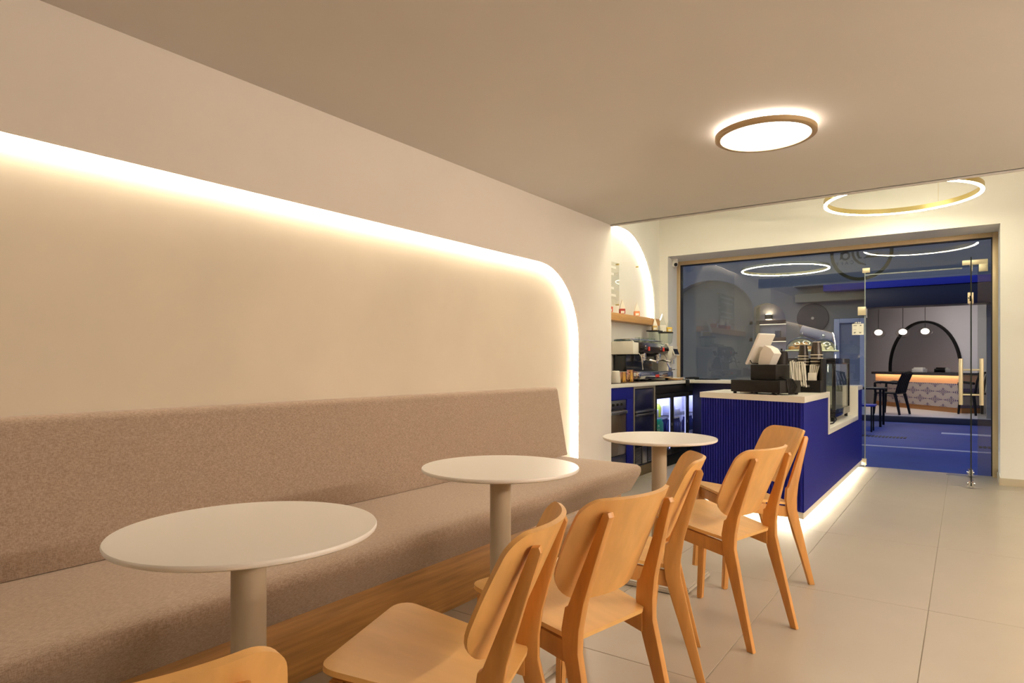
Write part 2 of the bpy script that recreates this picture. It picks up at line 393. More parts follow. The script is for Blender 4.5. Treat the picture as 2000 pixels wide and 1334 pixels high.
for y0, y1 in ((LY+.0, LY+.06), (-.14, -.02)):
    q = MB()
    for sgn in (-1, 1): q.box(min(sgn*.005, sgn*.020), max(sgn*.005, sgn*.020), y0, y1, .012, .075, bev=.002); q.lathe([(.012, 0), (.012, .010)], (sgn*.020, (y0+y1)/2, .043), 12, M=rot('Y', sgn*PI/2))
    q.build('floor_patch', m_chrome, door)
q = MB(); q.box(-.16, .05, 8.06, 8.13, .0, .0025, bev=.001); struct(q.build('trim_3', m_steel))
# tiny camera under the reveal at the upper left
cc = thing('security_camera', 'small white dome security camera under the reveal at the upper left window corner', 'camera', (-3.02, 7.90, RT))
q = MB(); q.lathe([(.038, -.018), (.042, -.008), (.042, 0)], n=24); q.build('mount', m_white, cc)
q = MB(); q.lathe([(.012, -.105), (.036, -.092), (.044, -.065), (.044, -.022), (.038, -.018)], n=24); q.build('housing', m_white, cc)
q = MB(); q.ball((.022, -.022, -.070), .024, 14); q.build('lens', m_blackg, cc)

# ---------------------------------------------------------------- lamps
def disc_lamp(loc, label):
    t = thing('ceiling_lamp', label, 'lamp', loc, group='round ceiling lamps')
    q = MB(); q.lathe([(.245, 0), (.252, .004), (.252, .024), (.245, .028), (.225, .028), (.225, .0), (.245, 0)], n=64, cap=False); q.build('rim', m_lampring, t)
    q = MB(); q.lathe([(.0, .003), (.223, .003), (.223, .012), (0, .012)], n=64); q.build('diffuser', m_lamp, t)
    q = MB(); q.lathe([(.19, .030), (.215, .030), (.215, .040), (.19, .040), (.19, .030)], n=64, cap=False); q.build('uplight', m_halo, t)
    q = MB(); q.lathe([(.12, .028), (.12, .052)], n=32); q.build('mount', m_white, t)
    return t
disc_lamp((-.865, 3.56, CE-.052), 'round ceiling lamp with bronze rim and glowing halo above the tables')
disc_lamp((1.75, 3.3, CE-.052), 'round ceiling lamp outside the frame to the right')
disc_lamp((1.75, 1.5, CE-.052), 'round ceiling lamp outside the frame, right of the camera')
def ring_lamp(loc, r, label, h=.05, top=HC, hub=False):
    t = thing('ring_pendant', label, 'lamp', loc, group='ring pendants')
    q = MB(); q.lathe([(r-.014, .004), (r-.014, h), (r+.014, h), (r+.014, .004), (r-.014, .004)], n=96, cap=False); q.build('brass_ring', m_brass, t)
    q = MB(); q.lathe([(r-.013, -.004), (r-.013, .0035), (r+.0135, .0035), (r+.0135, -.004), (r-.013, -.004)], n=96, cap=False); q.build('light_strip', m_ring, t)
    q = MB()
    for k in range(3):
        a = 1.1+k*2*PI/3; a += 0; e = .03 if hub else r
        q = MB(); q.tube([(r*math.cos(a), r*math.sin(a), h), (e*math.cos(a), e*math.sin(a), top-loc[2]-.001)], .0012, 5); q.build('wire', m_brass, t)
    return t
ring_lamp((-.478, 6.72, 2.615), .60, 'brass ring pendant lamp hanging near the glass front')

ring_lamp((-2.0, 6.05, 2.88), .52, 'brass ring pendant lamp high above the bar, hidden by the low ceiling')

# ================================================================== BENCH
bench = thing('banquette', 'long upholstered bench with pinkish beige backrest along the left wall', 'bench', (-2.2, 1.5, 0))
BO = (-2.2, 1.5, 0)
BE = 4.17; BS = -1.3
q = MB(BO); q.box(-2.44, -1.955, BS, BE-.06, 0, .262, bev=.003)
part_label(q.build('plinth', m_oak, bench), 'oak veneered plinth under the cushion')
def rounded_profile(pts, rads, n=6):
    out = []; L = len(pts)
    for i in range(L):
        p = Vector(pts[i]); a = Vector(pts[i-1]); b = Vector(pts[(i+1) % L]); r = rads[i]
        if r <= 0: out.append(tuple(p)); continue
        u = (a-p).normalized(); v = (b-p).normalized(); ang = u.angle(v); d = min(r/math.tan(ang/2), (a-p).length*.49, (b-p).length*.49)
        p0 = p+u*d; p1 = p+v*d
        for k in range(n+1):
            t = k/n; out.append(tuple(p0*(1-t)**2+p*2*t*(1-t)+p1*t*t))
    return out
def long_cushion(q, prof, y0, y1, er, ny=40):
    """profile in XZ swept along Y, ends rounded over er"""
    ys = []; sc = []
    c = (sum(p[0] for p in prof)/len(prof), sum(p[1] for p in prof)/len(prof))
    for i in range(7): a = PI/2*i/6; ys.append(y0+er*(1-math.sin(a))); sc.append(er*(1-math.cos(a)))
    ys = ys[::-1]; sc = sc[::-1]
    ys = [y0+er*(1-math.cos(PI/2*i/6)) for i in range(7)]; sc = [er*(1-math.sin(PI/2*i/6)) for i in range(7)]
    mid = [y0+er+(y1-y0-2*er)*i/ny for i in range(1, ny)]
    Y = ys+mid+[y1-er*(1-math.cos(PI/2*i/6)) for i in range(6, -1, -1)]
    SC = sc+[0]*len(mid)+sc[::-1]
    vs = []; n = len(prof)
    # inset the profile by s along its own normals
    nrm = []
    for i in range(n):
        t = Vector(prof[(i+1) % n])-Vector(prof[i-1]); nrm.append(Vector((t.y, -t.x)).normalized())
    if sum((Vector(prof[i])-Vector(c)).dot(nrm[i]) for i in range(n)) < 0: nrm = [-v for v in nrm]
    for yv, s in zip(Y, SC):
        for i in range(n): vs.append((prof[i][0]-nrm[i].x*s, yv, prof[i][1]-nrm[i].y*s))
    fs = [tuple(range(n)), tuple((len(Y)-1)*n+k for k in range(n))]
    for j in range(len(Y)-1):
        for i in range(n): fs.append((j*n+i, j*n+(i+1) % n, (j+1)*n+(i+1) % n, (j+1)*n+i))
    q.add(vs, fs)
q = MB(BO); long_cushion(q, rounded_profile([(-2.56, .262), (-1.905, .262), (-1.79, .452), (-2.45, .458), (-2.56, .458)], [.01, .02, .055, 0, 0], 8), BS, BE, .03)
part_label(q.build('seat_cushion', m_fab, bench, ang=60), 'sloped seat cushion in heathered fabric')
q = MB(BO); long_cushion(q, rounded_profile([(-2.60, .459), (-2.455, .459), (-2.545, .967), (-2.643, .967), (-2.643, .459)], [0, .004, .035, .03, 0], 8), BS, 4.235, .012)
part_label(q.build('backrest', m_fab, bench, ang=60), 'leaning backrest cushion in heathered fabric')

# ================================================================== TABLES
def table(name, loc, label):
    t = thing(name, label, 'table', loc, group='round tables along the bench')
    q = MB(); q.lathe([(0, .735), (.292, .735), (.299, .7385), (.301, .743), (.301, .747), (.299, .750), (0, .750)], n=96); q.build('tabletop', m_white, t)
    q = MB(); q.lathe([(.040, .02), (.040, .735)], n=40); q.build('column', m_taupe, t)
    q = MB(); q.lathe([(.0, .724), (.12, .724), (.12, .735), (0, .735)], n=32); q.build('top_plate', m_taupe, t)
    q = MB(); b = bmesh.new(); bmesh.ops.create_cube(b, size=1)
    for v in b.verts: v.co = Vector((v.co.x*.44, v.co.y*.45, .016+v.co.z*.022))
    bmesh.ops.bevel(b, geom=[e for e in b.edges if abs(e.verts[0].co.z-e.verts[1].co.z) > .01], offset=.06, segments=6, affect='EDGES')
    bmesh.ops.bevel(b, geom=[e for e in b.edges if e.verts[0].co.z > .026 and e.verts[1].co.z > .026], offset=.007, segments=2, affect='EDGES')
    q.bm(b); q.build('base_plate', m_base, t)
    for a in (-1, 1):
        for c in (-1, 1):
            q = MB(); q.lathe([(.015, 0), (.015, .006)], (a*.16, c*.16, 0), 10); q.build('glide', m_black, t)
    return t
table('cafe_table', (-1.405, .905, 0), 'round white table nearest the camera, on a taupe column')
table('cafe_table', (-1.46, 2.005, 0), 'middle round white table of the row along the bench')
table('cafe_table', (-1.345, 3.295, 0), 'farthest round white table, before the blue counter')

# ================================================================== CHAIRS
def plate(q, rows, surf, th, cols=14):
    """rows: list of (v, halfwidth); surf(u,v) -> centre point and normal dir; solid of thickness th"""
    n = cols+1; top = []; bot = []
    for v, hw in rows:
        for i in range(n):
            u = -hw+2*hw*i/cols; p, nn = surf(u, v); top.append(p+nn*th/2); bot.append(p-nn*th/2)
    R = len(rows); off = R*n; fs = []
    for j in range(R-1):
        for i in range(cols):
            a = j*n+i; fs.append((a, a+1, a+n+1, a+n)); fs.append((off+a, off+a+n, off+a+n+1, off+a+1))
    rim = [i for i in range(n)]+[j*n+cols for j in range(1, R)]+[(R-1)*n+i for i in range(cols-1, -1, -1)]+[j*n for j in range(R-2, 0, -1)]
    for a, b in zip(rim, rim[1:]+rim[:1]): fs.append((a, off+a, off+b, b))
    q.add(top+bot, fs)
def rows_rounded(v0, v1, w, r0, r1, nmid=8, nc=6):
    """half width w(v); corner radii at both ends"""
    R = []
    for k in range(nc+1):
        a = PI/2*k/nc; d = r0*(1-math.cos(a)); v = v0+d; R.append((v, w(v)-r0*(1-math.sin(a))))
    for k in range(1, nmid): v = v0+r0+(v1-v0-r0-r1)*k/nmid; R.append((v, w(v)))
    for k in range(nc, -1, -1):
        a = PI/2*k/nc; d = r1*(1-math.cos(a)); v = v1-d; R.append((v, w(v)-r1*(1-math.sin(a))))
    return R
def make_chair(label):
    t = thing('dining_chair', label, 'chair', group='beech chairs')
    # seat: dished plywood falling to the back
    def s_surf(u, v):
        z = .417+(v+.185)*(.063/.385); z -= .010*math.sin(PI*min(max((v+.19)/.39, 0), 1))*(1-min(1, abs(u)/.21)**2)
        if v > .15: z -= (v-.15)**2*2.2
        return Vector((u, v, z)), Vector((0, -.16, .987))
    q = MB(); plate(q, rows_rounded(-.188, .203, lambda v: .163+(v+.188)*.128, .035, .055), s_surf, .013)
    q.build('seat', m_beech_s, t, ang=50)
    # backrest: curved plywood
    def b_surf(u, v):
        y = -.174-(v-.505)*.445+1.75*u*u
        return Vector((u, y, v)), Vector((-3.5*u, 1, .445)).normalized()
    def bw(v): return .188+.010*math.sin(PI*min(1, max(0, (v-.5)/.3)))
    q = MB(); plate(q, rows_rounded(.505, .795, bw, .095, .045, 8, 8), b_surf, .012, 18)
    q.build('backrest', m_beech, t, ang=50)
    # rear legs carry on up as the back posts
    for sx_ in (-1, 1):
        prof_b = [(-.300, 0), (-.262, .16), (-.226, .32), (-.210, .39), (-.211, .45), (-.222, .52), (-.250, .62), (-.274, .70), (-.290, .752)]
        prof_f = [(-.272, 0), (-.224, .16), (-.180, .30), (-.157, .38), (-.150, .44), (-.158, .498), (-.168, .505), (-.221, .640), (-.255, .728), (-.268, .762)]
        pl = prof_b+[(-.285, .764)]+prof_f[::-1]
        def xs(z): return .179-.014*min(z, .44)/.44-(.028*max(0, z-.44)/.32)
        q = MB(); q.prism(pl, lambda p, k: (sx_*(xs(p[1])+(.012 if k else -.012)), p[0], p[1]), bev=.004)
        q.build('leg', m_beech_l, t)
    for sx_ in (-1, 1):
        q = MB(); b = bmesh.new(); bmesh.ops.create_cube(b, size=1)
        for v in b.verts:
            up = v.co.z > 0
            v.co = Vector((sx_*(.176 if up else .190)+v.co.x*(.036 if up else .026), (.158 if up else .190)+v.co.y*(.036 if up else .026), .452 if up else 0))
        bmesh.ops.bevel(b, geom=b.edges[:], offset=.004, segments=2, affect='EDGES'); q.bm(b); q.build('leg', m_beech_l, t)
    def zs(y): return .400+(y+.185)*.155
    for sx_ in (-1, 1):
        q = MB(); q.prism([(-.175, zs(-.175)-.055), (.145, zs(.145)-.055), (.145, zs(.145)), (-.175, zs(-.175))],
                          lambda p, k: (sx_*(.158+.02*(p[0]+.17)/.34+(.009 if k else -.009)), p[0], p[1]), bev=.002)
        q.build('apron', m_beech_l, t)
    q = MB(); q.box(-.155, .155, .150, .168, zs(.15)-.055, zs(.15)-.004, bev=.002); q.build('apron', m_beech_l, t)
    return t
chairs = [
    ((-1.008, .45), 62, 'beech chair at the bottom left edge of the photo, only its backrest top showing'),
    ((-1.035, 1.165), 109.2, 'nearest whole beech chair, turned with its empty seat towards the first table'),
    ((-.988, 1.68), 78.2, 'second beech chair, its curved back squarely before the camera beside the nearest one'),
    ((-1.084, 2.295), 112.3, 'beech chair seen sideways beside the far table column, between two others'),
    ((-.925, 2.885), 75.5, 'beech chair with its back to the aisle at the farthest table'),
    ((-.986, 3.579), 131.7, 'farthest beech chair, turned towards the camera before the blue counter'),
]
c0 = make_chair(chairs[0][2])
for i, ((x, y), a, lb) in enumerate(chairs):
    if i == 0: c0.location = (x, y, 0); c0.rotation_euler = (0, 0, math.radians(a-0))
    else: dup(c0, (x, y, 0), math.radians(a), lb)

# ================================================================== ISLAND COUNTER
IX0, IX1, IY0, IY1, IZ = -1.815, -.93, 4.935, 8.10, .912; SK = .385
N0, N1, NB = 5.985, 7.70, .60
isl = thing('serving_counter', 'blue serving counter with white top and a notch for the display case', 'counter', ((IX0+IX1)/2, 6.4, 0))
IO = ((IX0+IX1)/2, 6.4, 0); th = .045
def fy(x): return IY0+SK*(IX1-x)/(IX1-IX0)      # the front runs askew to the street
FA = -math.atan2(SK, IX1-IX0)
body = [(IY0+.014, .085), (IY1, .085), (IY1, IZ-th), (N1+th, IZ-th), (N1+th, NB-th), (N0-th, NB-th), (N0-th, IZ-th), (IY0+.014, IZ-th)]
q = MB(IO); q.prism(body, lambda p, k: ((IX0+.01, IX1-.008)[k], p[0]+(0 if k or p[0] > 5.2 else SK), p[1])); q.build('cabinet', m_blue, isl, smooth=False)
top = [(IY0, IZ), (IY0, IZ-th), (N0-th, IZ-th), (N0-th, NB-th), (N1+th, NB-th), (N1+th, IZ-th), (IY1, IZ-th), (IY1, IZ), (N1, IZ), (N1, NB), (N0, NB), (N0, IZ)]
q = MB(IO); q.prism(top, lambda p, k: ((IX0, IX1)[k], p[0]+(0 if k or p[0] > 5.2 else SK), p[1]), bev=.002); part_label(q.build('worktop', m_solid, isl), 'white worktop stepping down into the notch')
npx = 36; FL = math.hypot(SK, IX1-IX0)-.03; wpx = FL/npx; fl0 = None
for k in range(npx):
    t_ = (.015+(k+.5)*wpx)/math.hypot(SK, IX1-IX0); xx = IX0+(IX1-IX0)*t_; loc = Vector((xx, fy(xx)+.0135, .09))-Vector(IO)
    if fl0 is None:
        q = MB(); q.prism([(-wpx*.40, .002), (-wpx*.30, -.011), (wpx*.30, -.011), (wpx*.40, .002)], lambda p, kk: (p[0], p[1], (0, IZ-th-.092)[kk]))
        o = fl0 = q.build('flute', m_blue, isl, smooth=False)
    else: o = fl0.copy(); COL.objects.link(o)
    o.location = loc; o.rotation_euler = (0, 0, FA)
def fbar(q, x0, x1, a, b_, z0_, z1_): q.prism([(x0, fy(x0)+a), (x1, fy(x1)+a), (x1, fy(x1)+b_), (x0, fy(x0)+b_)], lambda p, k: (p[0], p[1], (z0_, z1_)[k]))
q = MB(IO); q.prism([(IX0+.03, fy(IX0)+.06), (IX1-.045, fy(IX1-.045)+.06), (IX1-.045, IY1-.02), (IX0+.03, IY1-.02)], lambda p, k: (p[0], p[1], .085*k)); q.build('plinth', m_solid, isl)
q = MB(IO); q.box(IX1-.030, IX1-.012, IY0+.034, IY1, .036, .0849); fbar(q, IX0+.02, IX1-.012, .016, .034, .036, .0849)
part_label(q.build('skirting', m_solid, isl), 'white skirting strip above the plinth light')
q = MB(IO); q.box(IX1-.044, IX1-.034, IY0+.09, IY1-.02, .022, .034); fbar(q, IX0+.05, IX1-.05, .046, .056, .022, .034)
part_label(q.build('led_strip', m_led_floor, isl), 'bright light strip under the counter')

# ================================================================== BAR RUN ALONG THE BACK WALL
WZ0, WZ1, WF = .918, .955, -2.70
wt = MB((WF, 6.5, 0))
wt.prism([(BX, YS+.002), (WF, YS+.002), (WF, 7.60), (IX0-.02, 7.60), (IX0-.02, 8.11), (-3.06, 8.11), (-3.0, YF-.002), (BX, YF-.002)], lambda p, k: (p[0], p[1], (WZ0, WZ1)[k]), bev=.002)
single(wt, 'worktop', m_solid, 'L-shaped white worktop running behind the counter and along the window', 'worktop')
q = MB((-2.9, 6.3, WZ1)); q.box(-3.10, WF-.012, YS+.01, 7.30, WZ1+.0003, WZ1+.006, bev=.002); single(q, 'bar_mat', m_rubber, 'dark rubber mat on the bar worktop under the espresso machine', 'mat')
UZ = .917; UX = -2.72
# oven in its blue surround
ov = thing('undercounter_oven', 'steel undercounter appliance in a blue surround beside the wall corner', 'appliance', (UX-.2, 5.63, 0))
OO = (UX-.2, 5.63, 0)
q = MB(OO); q.box(BX+.01, UX-.012, YS+.01, 5.99, 0, UZ-.01); q.build('carcass', m_navy, ov)
q = MB(OO); q.box(UX-.012, UX+.004, YS+.01, 5.985, .80, UZ, bev=.001); q.box(UX-.012, UX+.004, 5.835, 5.985, .02, .80, bev=.001); q.build('surround', m_blue, ov)
dr = MB(OO); dr.box(UX-.012, UX+.002, YS+.01, 5.82, .27, .70, bev=.003); d = dr.build('door', nmat('smoked_glass', (.09, .065, .045), .15), ov)
q = MB(OO); q.box(UX+.002, UX+.028, YS+.03, 5.81, .665, .695, bev=.008, seg=3); q.build('handle', m_steel, d)
q = MB(OO); q.box(UX-.012, UX+.002, YS+.01, 5.82, .715, .795, bev=.002); pn = q.build('control_panel', m_steel, ov)
for k in range(4):
    q = MB(OO); q.lathe([(.014, 0), (.012, .014)], (UX+.002, 5.44+k*.09, .757), 14, M=rot('Y', PI/2)); q.build('knob', m_black, pn)
q = MB(OO); q.box(UX-.012, UX+.0, YS+.01, 5.82, .03, .262, bev=.002); q.build('lower_panel', m_steel, ov)
# drawer unit
du = thing('drawer_cabinet', 'dark navy undercounter unit with two drawers and slotted vents', 'cabinet', (UX-.2, 6.27, 0)); DO = (UX-.2, 6.27, 0)
q = MB(DO); q.box(BX+.01, UX-.014, 6.0, 6.545, .10, UZ-.01); q.build('carcass', m_navy, du)
q = MB(DO); q.box(UX-.014, UX+.004, 6.0, 6.022, .10, UZ, bev=.001); q.box(UX-.014, UX+.004, 6.523, 6.545, .10, UZ, bev=.001); q.box(UX-.014, UX+.004, 6.022, 6.523, .895, UZ, bev=.001); q.build('frame', nmat('grey_trim', (.34, .30, .22), .4, .4), du)
for z0, z1 in ((.665, .885), (.315, .635)):
    q = MB(DO); q.box(UX-.012, UX, 6.03, 6.515, z0, z1, bev=.003); d = q.build('drawer', m_navy, du)
    q = MB(DO); q.box(UX-.0, UX+.022, 6.035, 6.51, z0-.018 if z0 > .5 else z0+.30, (z0-.018 if z0 > .5 else z0+.30)+.022, bev=.005); q.build('handle', m_steel, d)
q = MB(DO); q.box(UX-.012, UX-.004, 6.03, 6.515, .11, .305); q.build('vent_panel', m_black, du)
vt = MB((UX-.2, 6.27, 0))
sl = MB(); sl.box(UX-.004, UX+.001, 0, .14, 0, .007); slm = None
for cx_ in (6.05, 6.36):
    for k in range(12):
        if slm is None: slm = sl.build('vent_slat', m_steel, du); o = slm
        else: o = slm.copy(); COL.objects.link(o)
        o.location = Vector((0, cx_, .125+k*.0145))-Vector(DO)
q = MB(DO); q.box(UX-.004, UX+.002, 6.215, 6.335, .12, .30, bev=.001); q.build('badge_plate', m_steel, du)
q = MB(DO); q.box(BX+.02, UX-.006, 6.0, 6.545, 0, .098); q.build('kickboard', nmat('brown_kick', (.16, .11, .055), .6), du)
# glass-door drinks fridge
FY0, FY1 = 6.56, 8.02
fr = thing('drinks_fridge', 'black back-bar fridge with three lit glass doors under the worktop', 'fridge', (UX-.13, 7.28, 0)); FO = (UX-.13, 7.28, 0)
fx0 = -2.975
q = MB(FO); q.box(fx0, fx0+.015, FY0, FY1, .05, .905); q.box(fx0+.015, UX-.03, FY0, FY0+.02, .05, .905); q.box(fx0+.015, UX-.03, FY1-.02, FY1, .05, .905)
q.box(fx0+.015, UX-.03, FY0+.02, FY1-.02, .80, .905); q.box(fx0+.015, UX-.03, FY0+.02, FY1-.02, .05, .12); q.build('carcass', m_black, fr)
q = MB(FO); q.box(fx0+.016, fx0+.020, FY0+.021, FY1-.021, .121, .799); q.box(fx0+.020, UX-.06, FY0+.021, FY0+.024, .121, .799); q.box(fx0+.020, UX-.06, FY1-.024, FY1-.021, .121, .799)
q.build('liner', nmat('fridge_liner', (.8, .8, .86), .4), fr)
q = MB(FO); q.box(UX-.03, UX, FY0, FY1, .82, .905, bev=.004); q.build('fascia', m_black, fr)
q = MB(FO); q.box(UX-.03, UX-.008, FY0, FY1, .0, .115, bev=.003); q.build('grille', m_black, fr)
m_fled = emat('fridge_led', (.45, .47, 1.0), 110.0); m_fled2 = emat('fridge_door_led', (.45, .47, 1.0), 1.6)
edges = [FY0+.01, 7.06, 7.555, FY1-.01]
for a, b_ in zip(edges, edges[1:]):
    a += .004; b_ -= .004; w = .032
    q = MB(FO); q.box(UX-.025, UX, a, a+w, .125, .815, bev=.003); q.box(UX-.025, UX, b_-w, b_, .125, .815, bev=.003)
    q.box(UX-.025, UX, a+w, b_-w, .765, .815, bev=.003); q.box(UX-.025, UX, a+w, b_-w, .125, .185, bev=.003); d = q.build('door', m_black, fr)
    q = MB(FO); q.box(UX-.014, UX-.010, a+w, b_-w, .185, .765); q.build('pane', m_clear, d)
    q = MB(FO); q.box(UX-.024, UX-.016, b_-w-.012, b_-w-.002, .19, .76); q.build('light_strip', m_fled2, d)
    q = MB(FO); q.box(UX, UX+.006, b_-.03, b_-.018, .45, .48, bev=.002); q.build('lock', m_chrome, d)
for z in (.33, .545):
    q = MB(FO)
    for k in range(13): q.tube([(fx0+.03+k*.016, FY0+.03, z), (fx0+.03+k*.016, FY1-.03, z)], .002, 5)
    q.build('wire_shelf', m_steel, fr)
q = MB(FO); q.box(UX-.05, UX-.04, FY0+.03, FY1-.03, .785, .797); q.build('light_strip', m_fled, fr)
# what stands in the fridge
m_bot = nmat('dark_blue_bottle', (.03, .035, .16), .15); m_cap = nmat('bottle_cap', (.7, .7, .75), .3)
b0 = thing('bottle', 'dark blue bottle standing in a row behind the middle fridge door', 'bottle', (0, 0, 0), group='bottles behind the middle fridge door')
q = MB(); q.lathe([(.026, 0), (.028, .01), (.028, .115), (.012, .15), (.012, .178)], n=14); q.build('glass', m_bot, b0)
q = MB(); q.lathe([(.0135, .174), (.0135, .190)], n=12); q.build('cap', m_cap, b0)
k = 0
for r_ in range(2):
    for c_ in range(6):
        loc = (-2.80-.065*r_, 7.14+c_*.063, .333)
        if k == 0: b0.location = loc
        else: dup(b0, loc)
        k += 1
for c_ in range(5): dup(b0, (-2.80, 7.63+c_*.063, .333), 0, 'dark blue bottle standing behind the farthest fridge door', 'bottles behind the farthest fridge door')
m_green = nmat('green_bag', (.01, .30, .20), .4); m_lime = nmat('lime_pack', (.45, .55, .05), .4); m_pale = nmat('pale_pack', (.55, .58, .75), .4)
gb = thing('grocery_bag', 'green carrier bag with white lettering in the nearest fridge door', 'bag', (-2.83, 6.81, .333))
q = MB(); q.prism([(-.13, 0), (.13, 0), (.125, .15), (.07, .205), (-.06, .205), (-.125, .15)], lambda p, k_: ((-.055, .055)[k_], p[0], p[1]), bev=.015); q.build('bag', m_green, gb)
for i, tx in enumerate(('IN', 'TEX', 'BY')):
    text_mesh(tx, .045, m_white, 'lettering', gb, T(.0556, -.03, .125-.045*i) @ rot('Z', PI/2) @ rot('X', PI/2))
q = MB((-2.83, 6.74, .549)); q.box(-2.88, -2.78, 6.66, 6.80, .549, .64, bev=.008); single(q, 'food_tub', m_pale, 'pale tub on the upper shelf behind the nearest fridge door', 'tub')
q = MB((-2.83, 6.88, .549)); q.lathe([(.036, 0), (.04, .11), (.02, .15)], (-2.83, 6.89, .549), 16); single(q, 'juice_bottle', m_lime, 'lime green bottle on the upper fridge shelf', 'bottle')
q = MB((-2.83, 7.2, .549)); q.box(-2.88, -2.78, 7.15, 7.29, .549, .66, bev=.008); single(q, 'milk_carton', m_pale, 'pale carton on the upper shelf behind the middle fridge door', 'carton')
q = MB((-2.83, 7.4, .549)); q.box(-2.88, -2.78, 7.34, 7.46, .549, .62, bev=.008); single(q, 'sauce_tub', m_pale, 'low pale tub right of the carton behind the middle fridge door', 'tub')
# dark panel under the window return
q = MB((-2.2, 7.7, 0)); q.box(-2.70, IX0-.06, 7.66, 7.69, 0, UZ); single(q, 'cabinet_panel', m_navy, 'dark cabinet front under the worktop along the window', 'cabinet')

# ---- wall shelf and what stands on it
SHZ0, SHZ1 = 1.603, 1.683
q = MB((BX+.07, 6.4, SHZ0)); q.box(BX+.0005, -2.995, YS+.003, 7.36, SHZ0, SHZ1, bev=.003); single(q, 'wall_shelf', m_shelf, 'thick oak shelf on the bar wall under the arch', 'shelf')
m_bagw = nmat('white_bag', (.80, .76, .66), .35); m_bagr = nmat('red_bag_label', (.70, .10, .05), .5); m_bago = nmat('orange_bag_label', (.75, .25, .09), .5)
def pinched(t, w, d, h, z0, mt, name, z1=None):
    """bag body pinched to a fin at the top; slice z0..z1 in parts of its height"""
    z1 = z1 or h; q = MB(); prof = []
    L = 8
    for i in range(L+1):
        z = z0+(z1-z0)*i/L; f = z/h; dd = d*(1 if f < .42 else max(.06, (1-f)/.58)); ww = w*(1 if f < .42 else 1-.42*(f-.42)/.58)
        prof.append((z, ww/2, dd/2))
    vs = []
    for z, a, b in prof: vs += [(-b, -a, z), (b, -a, z), (b, a, z), (-b, a, z)]
    fs = [(3, 2, 1, 0), tuple(4*L+i for i in range(4))]
    for i in range(L):
        for k in range(4): fs.append((i*4+k, i*4+(k+1) % 4, (i+1)*4+(k+1) % 4, (i+1)*4+k))
    q.add(vs, fs); return q.build(name, mt, t, smooth=False)
def coffee_bag(loc, label, lab, s=1.0, rz=.62, group='bags on the bar shelf', body=None):
    t = thing('coffee_bag', label, 'bag', loc, rz, group)
    pinched(t, .070*s, .056*s, .158*s, 0, body or m_bagw, 'bag')
    q = MB(); q.box(-.0292*s, .0292*s, -.0362*s, .0362*s, .004*s, .060*s, bev=.002); q.build('label_band', lab, t)
    q = MB(); q.box(-.019*s, .019*s, -.0368*s, -.0362*s, .010*s, .036*s); q.build('label_patch', m_paper, t); return t
coffee_bag((-3.045, 6.12, SHZ1), 'white pinched bag with red label, first on the shelf beside the wall corner', m_bagr)
coffee_bag((-3.045, 6.42, SHZ1), 'white pinched bag with dark red label, middle of the shelf', nmat('dark_red_label', (.45, .05, .03), .5))
coffee_bag((-3.045, 6.80, SHZ1), 'white pinched bag with orange label, last on the shelf', m_bago)
# clear acrylic board on spacers
ab = thing('menu_board', 'clear acrylic board with white lines of text on the bar wall', 'board', (BX+.01, 6.05, 2.0))
q = MB(); q.box(.020, .026, -.42, .38, -.22, .24, bev=.001); q.build('board', gmat('acrylic', (.93, .93, .90), 1.35), ab)
q = MB()
for k in range(5):
    if k == 2: continue
    q.box(.0262, .0272, -.35, .30-.05*(k % 2), .17-.075*k, .195-.075*k)
part_label(q.build('text_lines', m_white, ab), 'rows of white lettering')
for yy in (-.41, .37):
    for zz in (-.21, .40): 
        q = MB(); q.lathe([(.008, -.009), (.008, .03)], (0, yy, zz if zz < 0 else .23), 12, M=rot('Y', PI/2)); q.build('spacer', m_brass, ab)
q = MB(); q.lathe([(.009, 0), (.009, .03)], (BX, 6.95, 2.27), 12, M=rot('Y', PI/2)); o = q.build('wall_spacer', m_brass); tag(o, 'small brass spacer knob alone on the bar wall inside the arch', 'knob')

# ---- espresso machine
em = thing('espresso_machine', 'two-group white and black espresso machine on the bar', 'coffee machine', (-2.95, 6.76, WZ1+.006)); EO = (-2.95, 6.76, WZ1+.006)
z0 = WZ1+.006
q = MB(EO)
for yy in (6.36, 7.16):
    for xx in (-3.04, -2.83): q.lathe([(.018, 0), (.022, .022)], (xx, yy, z0), 12)
q.build('feet', m_black, em)
q = MB(EO); q.box(-3.09, -2.785, 6.29, 7.24, z0+.022, 1.058, bev=.006); tray = q.build('drip_tray', m_chrome, em)
q = MB(EO); q.box(-3.07, -2.80, 6.32, 7.21, 1.058, 1.066, bev=.002); q.build('drip_grid', m_steel, tray)
q = MB(EO); q.box(-2.786, -2.783, 6.72, 6.82, 1.0, 1.03); part_label(q.build('badge', m_red, tray), 'red badge')
q = MB(EO); q.box(-3.09, -2.955, 6.33, 7.21, 1.058, 1.262, bev=.004); q.build('back_plate', m_blackg, em)
q = MB(EO); q.box(-3.10, -2.89, 6.30, 7.24, 1.262, 1.385, bev=.012); q.build('upper_body', m_black, em)
for ya, yb in ((6.268, 6.298), (7.242, 7.268)):
    q = MB(EO); q.box(-3.10, -2.845, ya, yb, 1.248, 1.388, bev=.008); part_label(q.build('side_panel', m_cream, em), 'cream side panel')
q = MB(EO); q.box(-2.892, -2.850, 6.300, 6.42, 1.25, 1.375, bev=.006); part_label(q.build('corner_panel', m_cream, em), 'cream front corner')
q = MB(EO); q.prism([(-2.89, 1.262), (-2.845, 1.275), (-2.835, 1.335), (-2.862, 1.378), (-2.89, 1.384)], lambda p, k_: (p[0], (6.43, 7.235)[k_], p[1]), bev=.003); q.build('front_panel', nmat('dark_bronze_panel', (.06, .045, .035), .2, .6), em)
